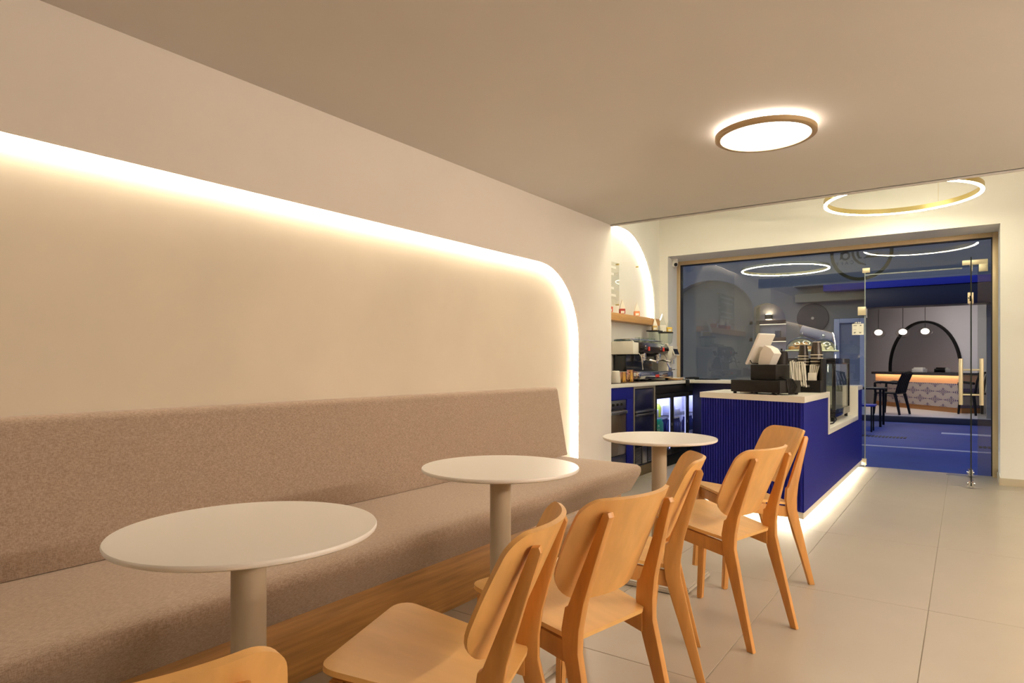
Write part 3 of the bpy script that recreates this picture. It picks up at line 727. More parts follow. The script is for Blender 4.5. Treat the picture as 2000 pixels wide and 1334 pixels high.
for yy in (6.575, 6.99):
    q = MB(EO); q.lathe([(.036, 0), (.040, .012), (.040, .05), (.03, .062)], (-2.875, yy, 1.205), 22); g = q.build('group_head', m_chrome, em)
    q = MB(EO); q.lathe([(.034, 0), (.037, .006), (.037, .026)], (-2.875, yy, 1.178), 22)
    q.tube([(-2.842, yy, 1.19), (-2.80, yy, 1.186), (-2.72, yy+.01, 1.172)], [.008, .011, .014], 10); q.tube([(-2.875, yy-.012, 1.18), (-2.875, yy-.016, 1.155)], .006, 8); q.tube([(-2.875, yy+.012, 1.18), (-2.875, yy+.016, 1.155)], .006, 8)
    q.build('portafilter', m_chrome, g)
    q = MB(EO); q.lathe([(.024, 0), (.024, .012)], (-2.838, yy, 1.325), 18, M=rot('Y', PI/2)); q.build('gauge', m_chrome, em)
    q = MB(EO); q.box(-2.84, -2.828, yy+.06, yy+.10, 1.29, 1.335, bev=.003); part_label(q.build('paddle', m_red, em), 'red paddle')
for yy, s_ in ((6.44, -1), (7.15, 1)):
    q = MB(EO); q.tube([(-2.86, yy, 1.262), (-2.83, yy, 1.22), (-2.82, yy+.0, 1.15), (-2.80, yy+s_*.03, 1.085)], .006, 8); q.build('steam_wand', m_chrome, em)
    q = MB(EO); q.tube([(-2.845, yy, 1.31), (-2.805, yy, 1.31)], [.010, .016], 12); q.build('steam_knob', m_black, em)
q = MB(EO)
for yy in (6.32, 7.22): q.tube([(-3.08, yy, 1.385), (-3.08, yy, 1.41), (-2.90, yy, 1.41), (-2.90, yy, 1.385)], .004, 6)
q.tube([(-2.90, 6.32, 1.41), (-2.90, 7.22, 1.41)], .004, 6); q.tube([(-3.08, 6.32, 1.41), (-3.08, 7.22, 1.41)], .004, 6)
q.build('cup_rail', m_chrome, em)
# cloth on top
q = MB((-3.0, 6.42, 1.386)); n = 16; vs = []; fs = []
for i in range(n+1):
    for j in range(7):
        yy = 6.272+.30*i/n; xx = -3.07+.15*j/6; zz = 1.3975+.006*math.sin(i*1.5)+.003*math.sin(j*1.7+i)
        vs.append((xx, yy, zz))
K = len(vs); vs += [(a, b, c-.006) for a, b, c in vs]
for i in range(n):
    for j in range(6):
        a = i*7+j; fs += [(a, a+1, a+8, a+7), (K+a, K+a+7, K+a+8, K+a+1)]
rim = [i*7 for i in range(n+1)]+[n*7+j for j in range(1, 7)]+[i*7+6 for i in range(n-1, -1, -1)]+[j for j in range(5, 0, -1)]
for a, b in zip(rim, rim[1:]+rim[:1]): fs.append((a, b, K+b, K+a))
q.add(vs, fs); single(q, 'folded_cloth', nmat('grey_green_cloth', (.06, .085, .075), .9), 'dark grey-green cloth lying on top of the espresso machine', 'cloth')
# glasses on the machine
gl0 = None
for i in range(6):
    loc = (-2.965, 6.64+i*.085, 1.386)
    if gl0 is None:
        q = MB(); q.lathe([(.024, 0), (.030, .055), (.028, .055), (.022, .004), (0, .004)], n=18); gl0 = q.build('cup', m_clear)
        tag(gl0, 'small clear glass upturned in the row on the espresso machine', 'glass', 'glasses on the espresso machine', loc)
    else: dup(gl0, loc)
# canisters in front of the machine
q = MB((-2.785, 5.73, z0)); q.lathe([(.046, 0), (.048, .006), (.038, .112), (.030, .118), (0, .118)], (-2.785, 5.73, z0), 28); q.box(-2.743, -2.738, 5.72, 5.74, z0+.02, z0+.032)
single(q, 'canister', m_cream, 'white tapered canister at the near end of the bar', 'canister')
m_irid = nmat('iridescent_steel', (.85, .55, .12), .16, 1, var=.9, scale=14, stretch=(1, 1, .25), col2=(.30, .04, .30))
for i, (yy, h_, r_) in enumerate(((5.90, .105, .034), (6.065, .125, .036))):
    t = thing('milk_jug', ('short' if i == 0 else 'taller')+' iridescent metal jug on the bar beside the white canister', 'jug', (-2.785, yy, z0), .3)
    q = MB(); q.lathe([(r_, 0), (r_+.002, .01), (r_-.002, h_*.7), (r_-.001, h_), (r_-.004, h_), (r_-.006, h_*.5), (0, h_*.5)], n=28); q.build('body', m_irid, t)
    q = MB(); q.tube([(r_-.002, 0, h_*.85), (r_+.03, 0, h_*.8), (r_+.03, 0, h_*.35), (r_-.001, 0, h_*.25)], .004, 8); q.build('handle', m_irid, t)
# grinder
gr = thing('coffee_grinder', 'white coffee grinder with tilted dark screen between the espresso machine and the window', 'grinder', (-2.93, 7.43, z0-.006)); zg = WZ1
GO = (-2.93, 7.43, zg)
q = MB(GO); q.box(-3.06, -2.80, 7.34, 7.52, zg, zg+.03, bev=.008); q.build('foot_plate', m_cream, gr)
q = MB(GO); q.prism([(-3.05, zg+.03), (-2.90, zg+.03), (-2.895, zg+.22), (-2.84, zg+.28), (-2.83, zg+.40), (-3.05, zg+.42)], lambda p, k_: (p[0], (7.345, 7.515)[k_], p[1]), bev=.012); q.build('housing', m_cream, gr)
q = MB(GO); q.box(-2.84, -2.828, 7.355, 7.51, zg+.29, zg+.40, bev=.003, M=T(-2.834, 7.43, zg+.35) @ rot('Y', -.35) @ T(2.834, -7.43, -zg-.35)); sc_ = q.build('screen_frame', m_cream, gr)
q = MB(GO); q.box(-2.829, -2.825, 7.365, 7.50, zg+.30, zg+.39, M=T(-2.834, 7.43, zg+.35) @ rot('Y', -.35) @ T(2.834, -7.43, -zg-.35)); q.build('screen', m_blackg, sc_)
q = MB(GO); q.tube([(-2.87, 7.43, zg+.235), (-2.86, 7.43, zg+.19)], [.025, .014], 14); q.build('spout', m_chrome, gr)
q = MB(GO); q.tube([(-2.895, 7.395, zg+.12), (-2.82, 7.395, zg+.125)], .005, 8); q.tube([(-2.895, 7.465, zg+.12), (-2.82, 7.465, zg+.125)], .005, 8); q.box(-2.90, -2.89, 7.38, 7.48, zg+.09, zg+.15, bev=.003); q.build('fork', m_chrome, gr)
q = MB(GO); q.lathe([(.05, 0), (.075, .03), (.085, .14), (.082, .14), (.072, .032), (.047, .004)], (-2.95, 7.43, zg+.422), 24, cap=False); q.build('hopper', m_clear, gr)
q = MB(GO); q.lathe([(.088, 0), (.088, .012), (0, .012)], (-2.95, 7.43, zg+.562), 24); q.build('lid', m_black, gr)
# second grinder hopper behind the machine
g2 = thing('bean_canister', 'clear square bean canister with black lid standing on the espresso machine', 'canister', (-2.985, 7.17, 1.386))
q = MB(); q.box(-.055, .055, -.05, .05, .0, .006, bev=.002); q.box(-.055, -.051, -.05, .05, .006, .14); q.box(.051, .055, -.05, .05, .006, .14); q.box(-.051, .051, -.05, -.046, .006, .14); q.box(-.051, .051, .046, .05, .006, .14); q.build('jar', m_clear, g2)
q = MB(); q.box(-.068, .068, -.085, .085, .14, .152, bev=.003); q.build('lid', m_black, g2)
coffee_bag((-2.985, 7.17, 1.386+.152), 'pinched bag with yellowish label standing on the bean canister lid', nmat('ochre_label', (.55, .36, .12), .5), .95, group='bags on the grinders')
coffee_bag((-2.975, 7.375, zg+.5745), 'tall clear pinched bag on the grinder lid', m_bagw, 1.35, group='bags on the grinders', body=m_clear)
coffee_bag((-2.925, 7.475, zg+.5745), 'pinched bag with yellow filling at the right edge of the grinder lid', m_yellow, 1.0, group='bags on the grinders', body=m_clear)
# tools at the corner of the worktop
q = MB((-2.77, 7.28, WZ1)); q.box(-2.85, -2.715, 7.20, 7.36, WZ1+.0065, WZ1+.022, bev=.004); single(q, 'tamping_board', m_shelf, 'small wooden board on the bar right of the espresso machine', 'board')
for i, (yy, lb) in enumerate(((7.56, 'chrome portafilter lying at the worktop corner, nearer one'), (7.66, 'chrome portafilter lying at the worktop corner, farther one'))):
    t = thing('portafilter', lb, 'portafilter', (-2.79, yy, WZ1), .8-.3*i)
    q = MB(); q.lathe([(.030, 0), (.035, .006), (.035, .032), (.031, .032), (.029, .008), (0, .008)], n=22); q.build('basket', m_chrome, t)
    q = MB(); q.tube([(.034, 0, .02), (.06, 0, .022), (.10, 0, .022), (.16, 0, .020)], [.007, .009, .015, .013], 10); q.build('handle', m_black, t)
q = MB((-2.70, 7.54, WZ1)); q.prism([(-2.80, WZ1+.001), (-2.8, WZ1+.007), (-2.695, WZ1+.007), (-2.688, WZ1), (-2.688, .885), (-2.695, .885), (-2.696, WZ1+.001)], lambda p, k_: (p[0], (7.41, 7.52)[k_], p[1]), bev=.001)
single(q, 'bar_cloth', m_black, 'black cloth folded over the worktop edge at the corner', 'cloth')
q = MB((-2.55, 7.80, WZ1)); q.box(-2.70, -2.44, 7.72, 7.90, WZ1, WZ1+.015, bev=.004); single(q, 'tablet', m_blackg, 'flat black tablet lying on the worktop by the window', 'tablet')

# ================================================================== ON THE ISLAND
cdw = thing('cash_drawer', 'black cash drawer on small feet at the front of the counter', 'cash drawer', (-1.280, 5.265, IZ), FA)
q = MB(); q.box(-.225, .225, -.125, .125, .014, .108, bev=.004); q.build('case', m_black, cdw)
q = MB(); q.box(-.218, .218, -.128, -.124, .022, .100, bev=.001); dd = q.build('drawer_front', m_black, cdw)
q = MB(); q.lathe([(.009, 0), (.009, .005)], (.0, -.128, .06), 12, M=rot('X', PI/2)); q.build('lock', m_black, dd)
for a in (-.20, 0, .20):
    for c_ in (-.105, .105):
        q = MB(); q.lathe([(.013, 0), (.013, .0145)], (a, c_, 0), 10); q.build('foot', m_black, cdw)
rp = thing('receipt_printer', 'black receipt printer block standing on the cash drawer', 'printer', (-1.240, 5.255, IZ+.1085), FA)
q = MB(); q.box(-.115, .115, -.085, .085, 0, .118, bev=.006); q.build('case', m_black, rp)
q = MB(); q.box(-.10, .10, -.086, -.083, .07, .11, bev=.001); q.build('paper_cover', m_black, rp)
q = MB(); q.box(-.08, .08, -.07, -.065, .1175, .1182); q.build('paper_slot', m_blackg, rp)
q = MB((-1.0, 5.2, IZ))
CM = T(-1.280, 5.265, IZ) @ rot('Z', FA)
for k in range(6):
    o_ = .011*k; pl_k = [(.10, -.02+o_, .118), (.16, -.035+o_, .132), (.226, -.045+o_*1.3, .115), (.236+.004*k, -.05+o_*1.5, .06), (.240, -.04+o_, .0055)]
    q.tube([CM @ Vector(p) for p in pl_k], .0045, 7)
single(q, 'cable_bundle', m_black, 'bundle of black cables hanging off the right of the cash drawer', 'cable')
pos = thing('till_screen', 'white till screen seen from behind, leaning on its stand', 'screen', (-1.272, 5.27, IZ+.1085+.1185), -.42)
RM = T(0, .0, .02) @ rot('Z', -.30) @ rot('Y', .0)
A = T(-.055, .0, .122) @ rot('Y', math.radians(28))
q = MB(); q.box(-.010, .010, -.095, .095, -.135, .135, bev=.007, seg=3, M=A); scn = q.build('housing', m_white, pos)
q = MB(); q.box(-.0112, -.0101, -.087, .087, -.125, .125, M=A); q.build('display', m_blackg, scn)
q = MB(); q.prism([(-.045, .0), (.060, .0), (.105, .085), (.075, .125), (.020, .150), (-.020, .100)], lambda p, k_: (p[0], (-.045, .045)[k_], p[1]), bev=.003); q.build('stand', m_white, pos)
q = MB(); q.tube([(-.060, -.05, .10), (-.10, -.075, .05), (-.075, -.075, .012), (-.03, -.055, .008)], .004, 7); q.build('cable', m_black, pos)
q = MB((-1.50, 5.45, IZ)); q.prism([(0, 0), (.15, 0), (.15, .10), (.12, .10), (.06, .025), (0, .018)], lambda p, k_: (-1.52+p[0], (5.43, 5.50)[k_], IZ+p[1]), bev=.004); single(q, 'card_terminal', m_cream, 'cream card terminal cradle behind the cash drawer', 'card terminal')
kt = thing('black_kettle', 'black lidded jug standing behind the receipt printer', 'jug', (-1.235, 5.62, IZ))
q = MB(); q.lathe([(.050, 0), (.053, .01), (.050, .29), (.044, .332), (.038, .338), (0, .342)], n=30); q.build('body', m_black, kt)
q = MB(); q.lathe([(.010, 0), (.006, .008), (.010, .018), (0, .02)], (-.0, 0, .34), 12); q.build('knob', m_black, kt)
q = MB(); q.tube([(-.045, 0, .31), (-.085, 0, .305), (-.090, 0, .20), (-.048, 0, .15)], .007, 8); q.build('handle', m_black, kt)
# straw and cup organiser
og = thing('cup_organiser', 'black tiered organiser holding straws, cups and napkins on the counter', 'organiser', (-1.055, 5.80, IZ), -.08)
q = MB(); q.box(-.125, .105, .085, .095, 0, .275, bev=.001); q.box(.095, .105, -.06, .085, 0, .275, bev=.001); q.box(-.125, -.117, -.03, .085, 0, .20, bev=.001); q.box(-.117, .095, .02, .085, 0, .222, bev=.001); q.build('tiers', m_black, og)
q = MB(); q.box(-.125, .105, -.085, -.077, 0, .098, bev=.001); q.box(-.117, .095, -.077, .02, 0, .01); q.box(.095, .105, -.077, -.06, 0, .098); q.box(-.125, -.117, -.077, -.03, 0, .098); q.build('front_bin', m_black, og)
q = MB(); q.box(-.030, .022, -.0865, -.0848, .045, .060, bev=.0005); pl_ = part_label(q.build('name_plate', m_steel, og), 'small silver plate')
q = MB()
for k in range(6): q.box(-.024+.008*k, -.019+.008*k, -.0872, -.0864, .049, .056)
q.build('print', mk, pl_)
def place(root, p):   # local -> world point of a thing
    c_, s_ = math.cos(root.rotation_euler.z), math.sin(root.rotation_euler.z); l_ = root.location
    return (l_.x+p[0]*c_-p[1]*s_, l_.y+p[0]*s_+p[1]*c_, l_.z+p[2])
st0 = None
for i in range(22):
    a = -.112+.0056*i+random.uniform(-.003, .003); z_ = .262+random.uniform(-.012, .004)-.0008*i
    tl = random.uniform(-.06, .06)-.10
    loc = place(og, (a-.03+.0, -.040-.009*(i % 3), z_))
    if st0 is None:
        q = MB(); q.tube([(0, 0, 0), (0, 0, -.20)], .0047, 7); st0 = q.build('straw', m_paper); o = st0
        tag(o, 'white paper-wrapped straw in the left bundle of the organiser', 'straw', 'straws in the left bundle'); 
    else: o = dup(st0, loc)
    o.location = loc; o.rotation_euler = (-.25+random.uniform(-.05, .05), tl, 0)
for i in range(10):
    a = .008+.008*i; loc = place(og, (a, -.010-.012*(i % 2), .232+random.uniform(-.006, .006)-.002*i))
    o = dup(st0, loc, 0, 'white paper-wrapped stirrer standing in the front bin of the organiser', 'stirrers in the front bin'); o.name = 'stirrer'
    o.rotation_euler = (-.05, .05+.035*i*.6, 0)
q = MB(place(og, (.03, -.05, .011))); rz_ = og.rotation_euler.z
q2 = MB(); q2.box(-.032, .032, -.012, .012, .0, .15, bev=.003)
o = q2.build('napkin_stack', m_paper); o.location = place(og, (.035, -.058, .0105)); o.rotation_euler = (-.06, 0, rz_); tag(o, 'stack of folded white napkins in the front bin of the organiser', 'napkins')
# paper cups upside down in two stacks
m_cup = nmat('brown_cup', (.028, .018, .012), .35); m_cuprim = nmat('cup_rim', (.88, .80, .64), .5)
def make_cup(s, label, group):
    t = thing('paper_cup', label, 'cup', (0, 0, 0), 0, group)
    q = MB(); q.lathe([(.041*s, .003), (.029*s, .098*s), (.026*s, .098*s), (.026*s, .092*s), (0, .092*s)], n=26); q.build('wall', m_cup, t)
    q = MB(); q.lathe([(.0405*s, 0), (.0445*s, .001), (.0445*s, .0055), (.0412*s, .007)], n=26, cap=False); q.build('rim', m_cuprim, t)
    q = MB(); q.lathe([(.0292*s, .094*s), (.0292*s, .0995*s), (.0265*s, .0995*s), (.0265*s, .094*s)], n=26, cap=False); q.build('foot_ring', m_cuprim, t)
    return t
for j, (a, bq, zb, s, gname) in enumerate(((-.062, .05, .172, 1.0, 'left stack'), (.042, .045, .172, 1.12, 'right stack'))):
    zb = (.185, .160)[j] if False else .2222
    for k in range(4):
        loc = place(og, (a, bq, zb+.0245*k*s))
        lb = f'brown paper cup upside down, {("lowest", "second lowest", "second from top", "topmost")[k]} of the {gname} on the organiser'
        if k == 0: cp = make_cup(s, lb, f'cups in the {gname}'); cp.location = loc
        else: dup(cp, loc, 0, lb)
# refrigerated display case in the notch
CX0, CX1, CY0, CY1, CZ0, CZ1 = -1.55, -.995, 6.70, 7.62, NB, 1.20
dc = thing('display_case', 'black framed glass display case standing in the counter notch', 'display case', ((CX0+CX1)/2, (CY0+CY1)/2, CZ0)); CO = ((CX0+CX1)/2, (CY0+CY1)/2, CZ0)
for xx in (CX0+.03, CX1-.03):
    for yy in (CY0+.05, CY1-.05):
        q = MB(CO); q.lathe([(.016, 0), (.016, .04)], (xx, yy, CZ0), 12); q.build('foot', m_black, dc)
q = MB(CO); q.box(CX0, CX1, CY0, CY1, CZ0+.04, CZ0+.11, bev=.004); q.build('base', m_blackg, dc)
q = MB(CO); q.box(CX0, CX1, CY0, CY1, CZ1-.055, CZ1, bev=.004); q.build('top', m_blackg, dc)
for xx, yy in ((CX0, CY0), (CX1-.03, CY0), (CX0, CY1-.03), (CX1-.03, CY1-.03)):
    q = MB(CO); q.box(xx, xx+.03, yy, yy+.03, CZ0+.11, CZ1-.055, bev=.002); q.build('post', m_blackg, dc)
for (a, b_, c_, d_) in ((CX0+.03, CX1-.03, CY0+.008, CY0+.014), (CX0+.03, CX1-.03, CY1-.014, CY1-.008), (CX0+.008, CX0+.014, CY0+.03, CY1-.03), (CX1-.014, CX1-.008, CY0+.03, CY1-.03)):
    q = MB(CO); q.box(a, b_, c_, d_, CZ0+.11, CZ1-.055); q.build('pane', m_clear, dc)
q = MB(CO); q.box(CX0+.03, CX1-.03, CY0+.05, CY1-.05, CZ0+.33, CZ0+.338); q.build('shelf', m_clear, dc)
q = MB((-.985, 6.4, NB)); q.tube([(-1.0, 6.70, NB+.06), (-.975, 6.62, NB+.03), (-.985, 6.50, NB+.006), (-1.0, 6.35, NB+.006), (-1.05, 6.25, NB+.006)], .006, 8); single(q, 'power_cable', m_black, 'black power cable curling on the notch floor beside the display case', 'cable')
m_domeg = gmat('dome_glass', (.90, .92, .88), 2.5)
# cake domes on top of the case
def cake_dome(loc, r, label):
    t = thing('cake_dome', label, 'cake dome', loc, group='cake domes on the display case')
    q = MB(); q.lathe([(.07, 0), (.07, .008), (.02, .02), (.016, .05), (.03, .068)], n=28); q.build('stand', m_clear, t)
    q = MB(); q.lathe([(0, .066), (r, .070), (r+.004, .078), (r, .084), (0, .080)], n=44); q.build('plate', nmat('pale_green_plate', (.62, .70, .55), .3), t)
    pr = [(r-.008, .086)]+[((r-.008)*math.cos(a), .10+(r*.74)*math.sin(a)) for a in [PI/2*i/14 for i in range(15)][:-1]]+[(.004, .10+r*.74)]
    inn = [(max(a-.003, .001), b_-.003) for a, b_ in pr][::-1]; inn[-1] = (r-.011, .086)
    q = MB(); q.lathe(pr+inn, n=44, cap=False); q.build('dome', m_domeg, t)
    q = MB(); q.lathe([(.012, 0), (.010, .010), (.019, .022), (.021, .032), (.014, .044), (0, .048)], (0, 0, .10+r*.74), 20); q.build('knob', m_domeg, t); return t
d1 = (-1.325, 6.875, CZ1); d2 = (-1.175, 7.175, CZ1)
cake_dome(d1, .148, 'left glass cake dome with golden pastries on the display case')
cake_dome(d2, .138, 'right glass cake dome with white meringues on the display case')
m_past = nmat('golden_pastry', (.70, .33, .08), .5, var=.35, scale=22, bump=.1); m_mer = nmat('white_meringue', (.85, .80, .66), .6, var=.08, scale=25, bump=.1)
pas = [(-.075, -.06, 0), (.0, -.085, 0), (.075, -.05, 0), (.085, .035, 0), (-.09, .03, 0), (0, .075, 0), (-.035, -.04, 1), (.04, -.03, 1), (.0, .035, 1)]
def pastry(q):
    q.tube([(-.036, .010, .017), (-.02, -.002, .020), (0, -.006, .022), (.02, -.002, .020), (.036, .010, .017)], [.006, .015, .020, .015, .006], 12)
p0 = None
for i, (a, b_, k) in enumerate(pas):
    loc = (d1[0]+a, d1[1]+b_, d1[2]+.0825+k*.036)
    if p0 is None:
        q = MB(); pastry(q); p0 = q.build('pastry', m_past); tag(p0, 'golden crescent pastry piled under the left cake dome', 'pastry', 'pastries under the left dome'); o = p0
    else: o = dup(p0, loc)
    o.location = loc; o.rotation_euler = (0, 0, random.uniform(0, 6.28))
p0 = None
for i, (a, b_, k) in enumerate(((-.07, -.045, 0), (.0, -.075, 0), (.07, -.045, 0), (.055, .05, 0), (-.055, .05, 0), (0, 0, 1), (-.04, -.03, 1))):
    loc = (d2[0]+a, d2[1]+b_, d2[2]+.0825+k*.036)
    if p0 is None:
        q = MB(); q.lathe([(.026, 0), (.033, .010), (.026, .020), (.028, .026), (.016, .034), (.014, .038), (0, .048)], n=18); p0 = q.build('meringue', m_mer); tag(p0, 'white meringue under the right cake dome', 'meringue', 'meringues under the right dome'); o = p0
    else: o = dup(p0, loc)
    o.location = loc

# ================================================================== OUTSIDE: STREET AND THE CAFE OPPOSITE
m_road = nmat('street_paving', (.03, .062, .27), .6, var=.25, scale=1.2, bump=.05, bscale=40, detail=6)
m_kerbline = nmat('pale_kerb', (.52, .52, .54), .7)
m_facade = nmat('grey_facade', (.36, .34, .26), .8, var=.08, scale=1.5)
m_olive = nmat('olive_panel', (.42, .37, .22), .8, var=.08, scale=2)
m_wallo = nmat('opposite_wall', (.62, .60, .60), .8)
m_dark = nmat('dark_fascia', (.012, .012, .02), .5)
m_awn = nmat('blue_awning', (.02, .03, .30), .6)
m_tan = nmat('tan_wood', (.45, .20, .06), .5)
q = MB(); q.box(-14, 12, 8.225, 26, -.2, -.03); street = struct(q.build('street', m_road))
q = MB(); q.box(-6, 6, 10.55, 10.66, -.03, -.024); q.build('paving_strip', m_kerbline, street)
q = MB(); q.box(-.33, 6, 13.05, 13.30, -.03, -.024); q.build('paving_strip', m_kerbline, street)
for k in range(14):
    q = MB(); q.box(-1.45+k*.05, -1.415+k*.05, 11.90, 12.16, -.031, -.0265); q.build('drain_slot', m_black, street)
for k in range(6):
    q = MB(); q.box(.16+k*.05, .195+k*.05, 11.16, 11.42, -.031, -.0265); q.build('drain_slot', m_black, street)
FYO = 15.5
# opposite facade with the shop opening, arched alcove and arched panel
def arch_pts(cx_, w, z0_, zs_, h, n=14): return [(cx_-w, z0_)]+[(cx_-w*math.cos(PI*i/n), zs_+h*math.sin(PI*i/n)) for i in range(n+1)]+[(cx_+w, z0_)]
al = arch_pts(-3.745, .435, 1.05, 2.13, .42)
ol = arch_pts(-5.06, 1.02, .0, 2.42, .75)
poly = [(-9, -.05)]+[(a, max(b, -.05)) for a, b in ol]+[(-4.03, -.05)]
q = MB()
q.prism([(-9, -.05), ]+[(ol[0][0], -.05)]+ol[1:-1]+[(ol[-1][0], -.05), (-4.03, -.05), (-4.03, 4.6), (-9, 4.6)], lambda p, k_: (p[0], FYO+.25*k_, p[1]))
alp = [(-4.03, -.05), (-3.20, -.05)]
q.box(-4.03, -2.34, FYO, FYO+.25, -.05, 1.05)
q.box(-4.03, -2.34, FYO, FYO+.25, 2.75, 4.6)
q.prism([(-4.03, 2.75), (-4.03, 2.13)]+[(max(a, -4.03), b) for a, b in al[1:-1] if a > -4.03]+[(-3.31, 1.05), (-2.34, 1.05), (-2.34, 2.75)], lambda p, k_: (p[0], FYO+.25*k_, p[1]))
q.box(-2.34, -1.72, FYO, FYO+.25, 2.14, 4.6); q.box(-1.72, 6, FYO, FYO+.25, 2.78, 4.6); q.box(.34, 6, FYO, FYO+.25, -.05, 2.78)
wo = struct(q.build('wall_opposite', m_facade, smooth=False))
q = MB(); q.box(-6.3, -3.95, FYO+.26, FYO+.30, -.05, 3.4); q.build('arched_panel', m_olive, wo)
q = MB(); q.box(-4.3, -3.2, FYO+.42, FYO+.46, .95, 2.8); q.box(-3.30, -3.26, FYO+.25, FYO+.42, .95, 2.8); q.box(-4.25, -4.20, FYO+.30, FYO+.42, .95, 2.8); q.build('alcove_back', m_wallo, wo)
m_strip = emat('alcove_strip', (1, .82, .62), 2.2); m_wood_d = nmat('dark_red_wood', (.12, .05, .03), .5)
for i, zz in enumerate((2.08, 1.68)):
    t = thing('alcove_shelf', ('upper' if i == 0 else 'lower')+' dark wood shelf in the arched alcove across the street', 'shelf', (-3.75, FYO+.34, zz), group='alcove shelves')
    q = MB(); q.box(-.43, .43, -.08, .078, 0, .09, bev=.003); q.build('board', m_wood_d, t)
    q = MB(); q.box(-.42, .42, -.078, -.066, -.012, -.0005); q.build('light_strip', m_strip, t)
sc = thing('wall_sconce', 'dark up-and-down wall lamp glowing in the arched alcove across the street', 'lamp', (-3.765, FYO+.418, 2.25))
q = MB(); q.box(-.075, .075, -.13, 0, -.05, .06, bev=.004); q.build('body', m_black, sc)
q = MB(); q.box(-.06, .06, -.12, -.02, .0605, .066); q.box(-.06, .06, -.12, -.02, -.056, -.0505); q.build('light', emat('sconce_light', (1, .78, .52), 14), sc)
for i, (xx, zz) in enumerate(((-4.04, 1.775), (-3.56, 1.775))):
    q = MB((xx, FYO+.36, zz)); q.box(xx-.06, xx+.06, FYO+.30, FYO+.38, zz-.004, zz+.15, bev=.004); single(q, 'storage_box', nmat('grey_box', (.16, .16, .18), .7), ('left' if i == 0 else 'right')+' grey box on the lower alcove shelf across the street', 'box')
# white door frame left of the opposite shop
q = MB(); q.box(-2.33, -2.22, FYO-.04, FYO+.10, -.03, 2.13, bev=.01); q.box(-1.83, -1.73, FYO-.04, FYO+.10, -.03, 2.13, bev=.01); q.box(-2.22, -1.83, FYO-.04, FYO+.10, 2.03, 2.13, bev=.01)
door2 = struct(q.build('door_2', nmat('white_door_frame', (.62, .64, .68), .5)))
q = MB(); q.box(-2.22, -1.83, FYO+.04, FYO+.08, -.03, 2.03); q.build('door_leaf', nmat('grey_door', (.28, .31, .36), .5), door2)
# round dark wall sign and rolled awning
sg = thing('round_sign', 'dark round sign plate on the facade across the street', 'sign', (-2.75, FYO-.06, 2.16))
q = MB(); q.lathe([(.325, 0), (.325, .03), (.315, .04), (0, .04)], (0, .05, 0), 48, M=rot('X', PI/2)); q.build('plate', nmat('sign_plate', (.05, .05, .048), .5), sg)
q = MB(); q.lathe([(.03, 0), (.03, .012), (0, .014)], (0, .012, 0), 20, M=rot('X', PI/2)); q.build('boss', m_gold, sg)
ra = thing('rolled_awning', 'pale rolled awning tube slanting across the opposite facade', 'awning', (-2.64, FYO-.25, 1.80))
q = MB(); q.tube([(-.30, 0, .10), (.32, 0, -.10)], .105, 20); q.build('roll', nmat('pale_canvas', (.60, .58, .54), .8), ra)
q = MB(); q.tube([(-.28, 0, .09), (-.28, .245, .09)], .012, 8); q.tube([(.30, 0, -.09), (.30, .245, -.09)], .012, 8); q.build('bracket', m_steel, ra)
# fascia bands and canopy over the opposite shop
cn = thing('shop_canopy', 'black canopy with a blue band over the cafe across the street', 'canopy', (-.2, FYO-.3, 2.3))
CNO = (-.2, FYO-.3, 2.3)
q = MB(CNO); q.box(-1.68, 1.5, FYO-.55, FYO-.02, 2.30, 2.68, bev=.01); q.build('box', m_dark, cn)
q = MB(CNO); q.box(-2.45, 1.5, FYO-.58, FYO-.03, 2.685, 2.82, bev=.005); q.build('band', m_awn, cn)
q = MB(CNO); q.box(-3.06, 1.5, FYO-.50, FYO-.02, 2.825, 2.865, bev=.004); q.build('ledge', m_facade, cn)
q = MB(CNO); q.box(-3.06, -1.70, FYO-.30, FYO-.02, 2.50, 2.68, bev=.004); q.build('soffit_board', m_olive, cn)
# interior of the opposite cafe
q = MB(); q.box(-2.6, 3.0, FYO-.26, FYO-.121, -.03, .085, bev=.01); struct(q.build('trim_4', nmat('kerb_shadow', (.03, .03, .04), .7)))  # near-black strip stands in for the shadow along the step
q = MB(); q.box(-2.6, 3.0, FYO-.12, 22, -.03, .09); struct(q.build('floor', nmat('pale_floor', (.62, .60, .58), .4)))
q = MB(); q.box(-3.2, 3.2, FYO+.25, 22, 2.80, 2.9); struct(q.build('ceiling', m_wallo))
P0 = Vector((.30, 17.13)); P1 = Vector((-2.6, 20.85)); dv = (P1-P0).normalized(); nv = Vector((-dv.y, dv.x))
if nv.y > 0: nv = -nv
def dprism(q, a, b, off, t_, z0_, z1_, bev=0):   # slab along the slanted wall from distance a to b, standing off towards the street
    c = [P0+dv*a+nv*off, P0+dv*b+nv*off, P0+dv*b+nv*(off+t_), P0+dv*a+nv*(off+t_)]
    q.prism([tuple(p) for p in c], lambda p, k_: (p[0], p[1], (z0_, z1_)[k_]), bev=bev)
q = MB(); dprism(q, -2.6, 5.2, -.1, .1, .09, 2.8); struct(q.build('wall_cafe', m_wallo))
q = MB(); q.box(-2.75, -2.6, FYO+.25, 21.9, .09, 2.8); struct(q.build('wall_cafe', m_wallo))
q = MB(); q.box(2.9, 3.0, FYO+.25, 21.9, .09, 2.8); struct(q.build('wall_cafe', m_wallo))
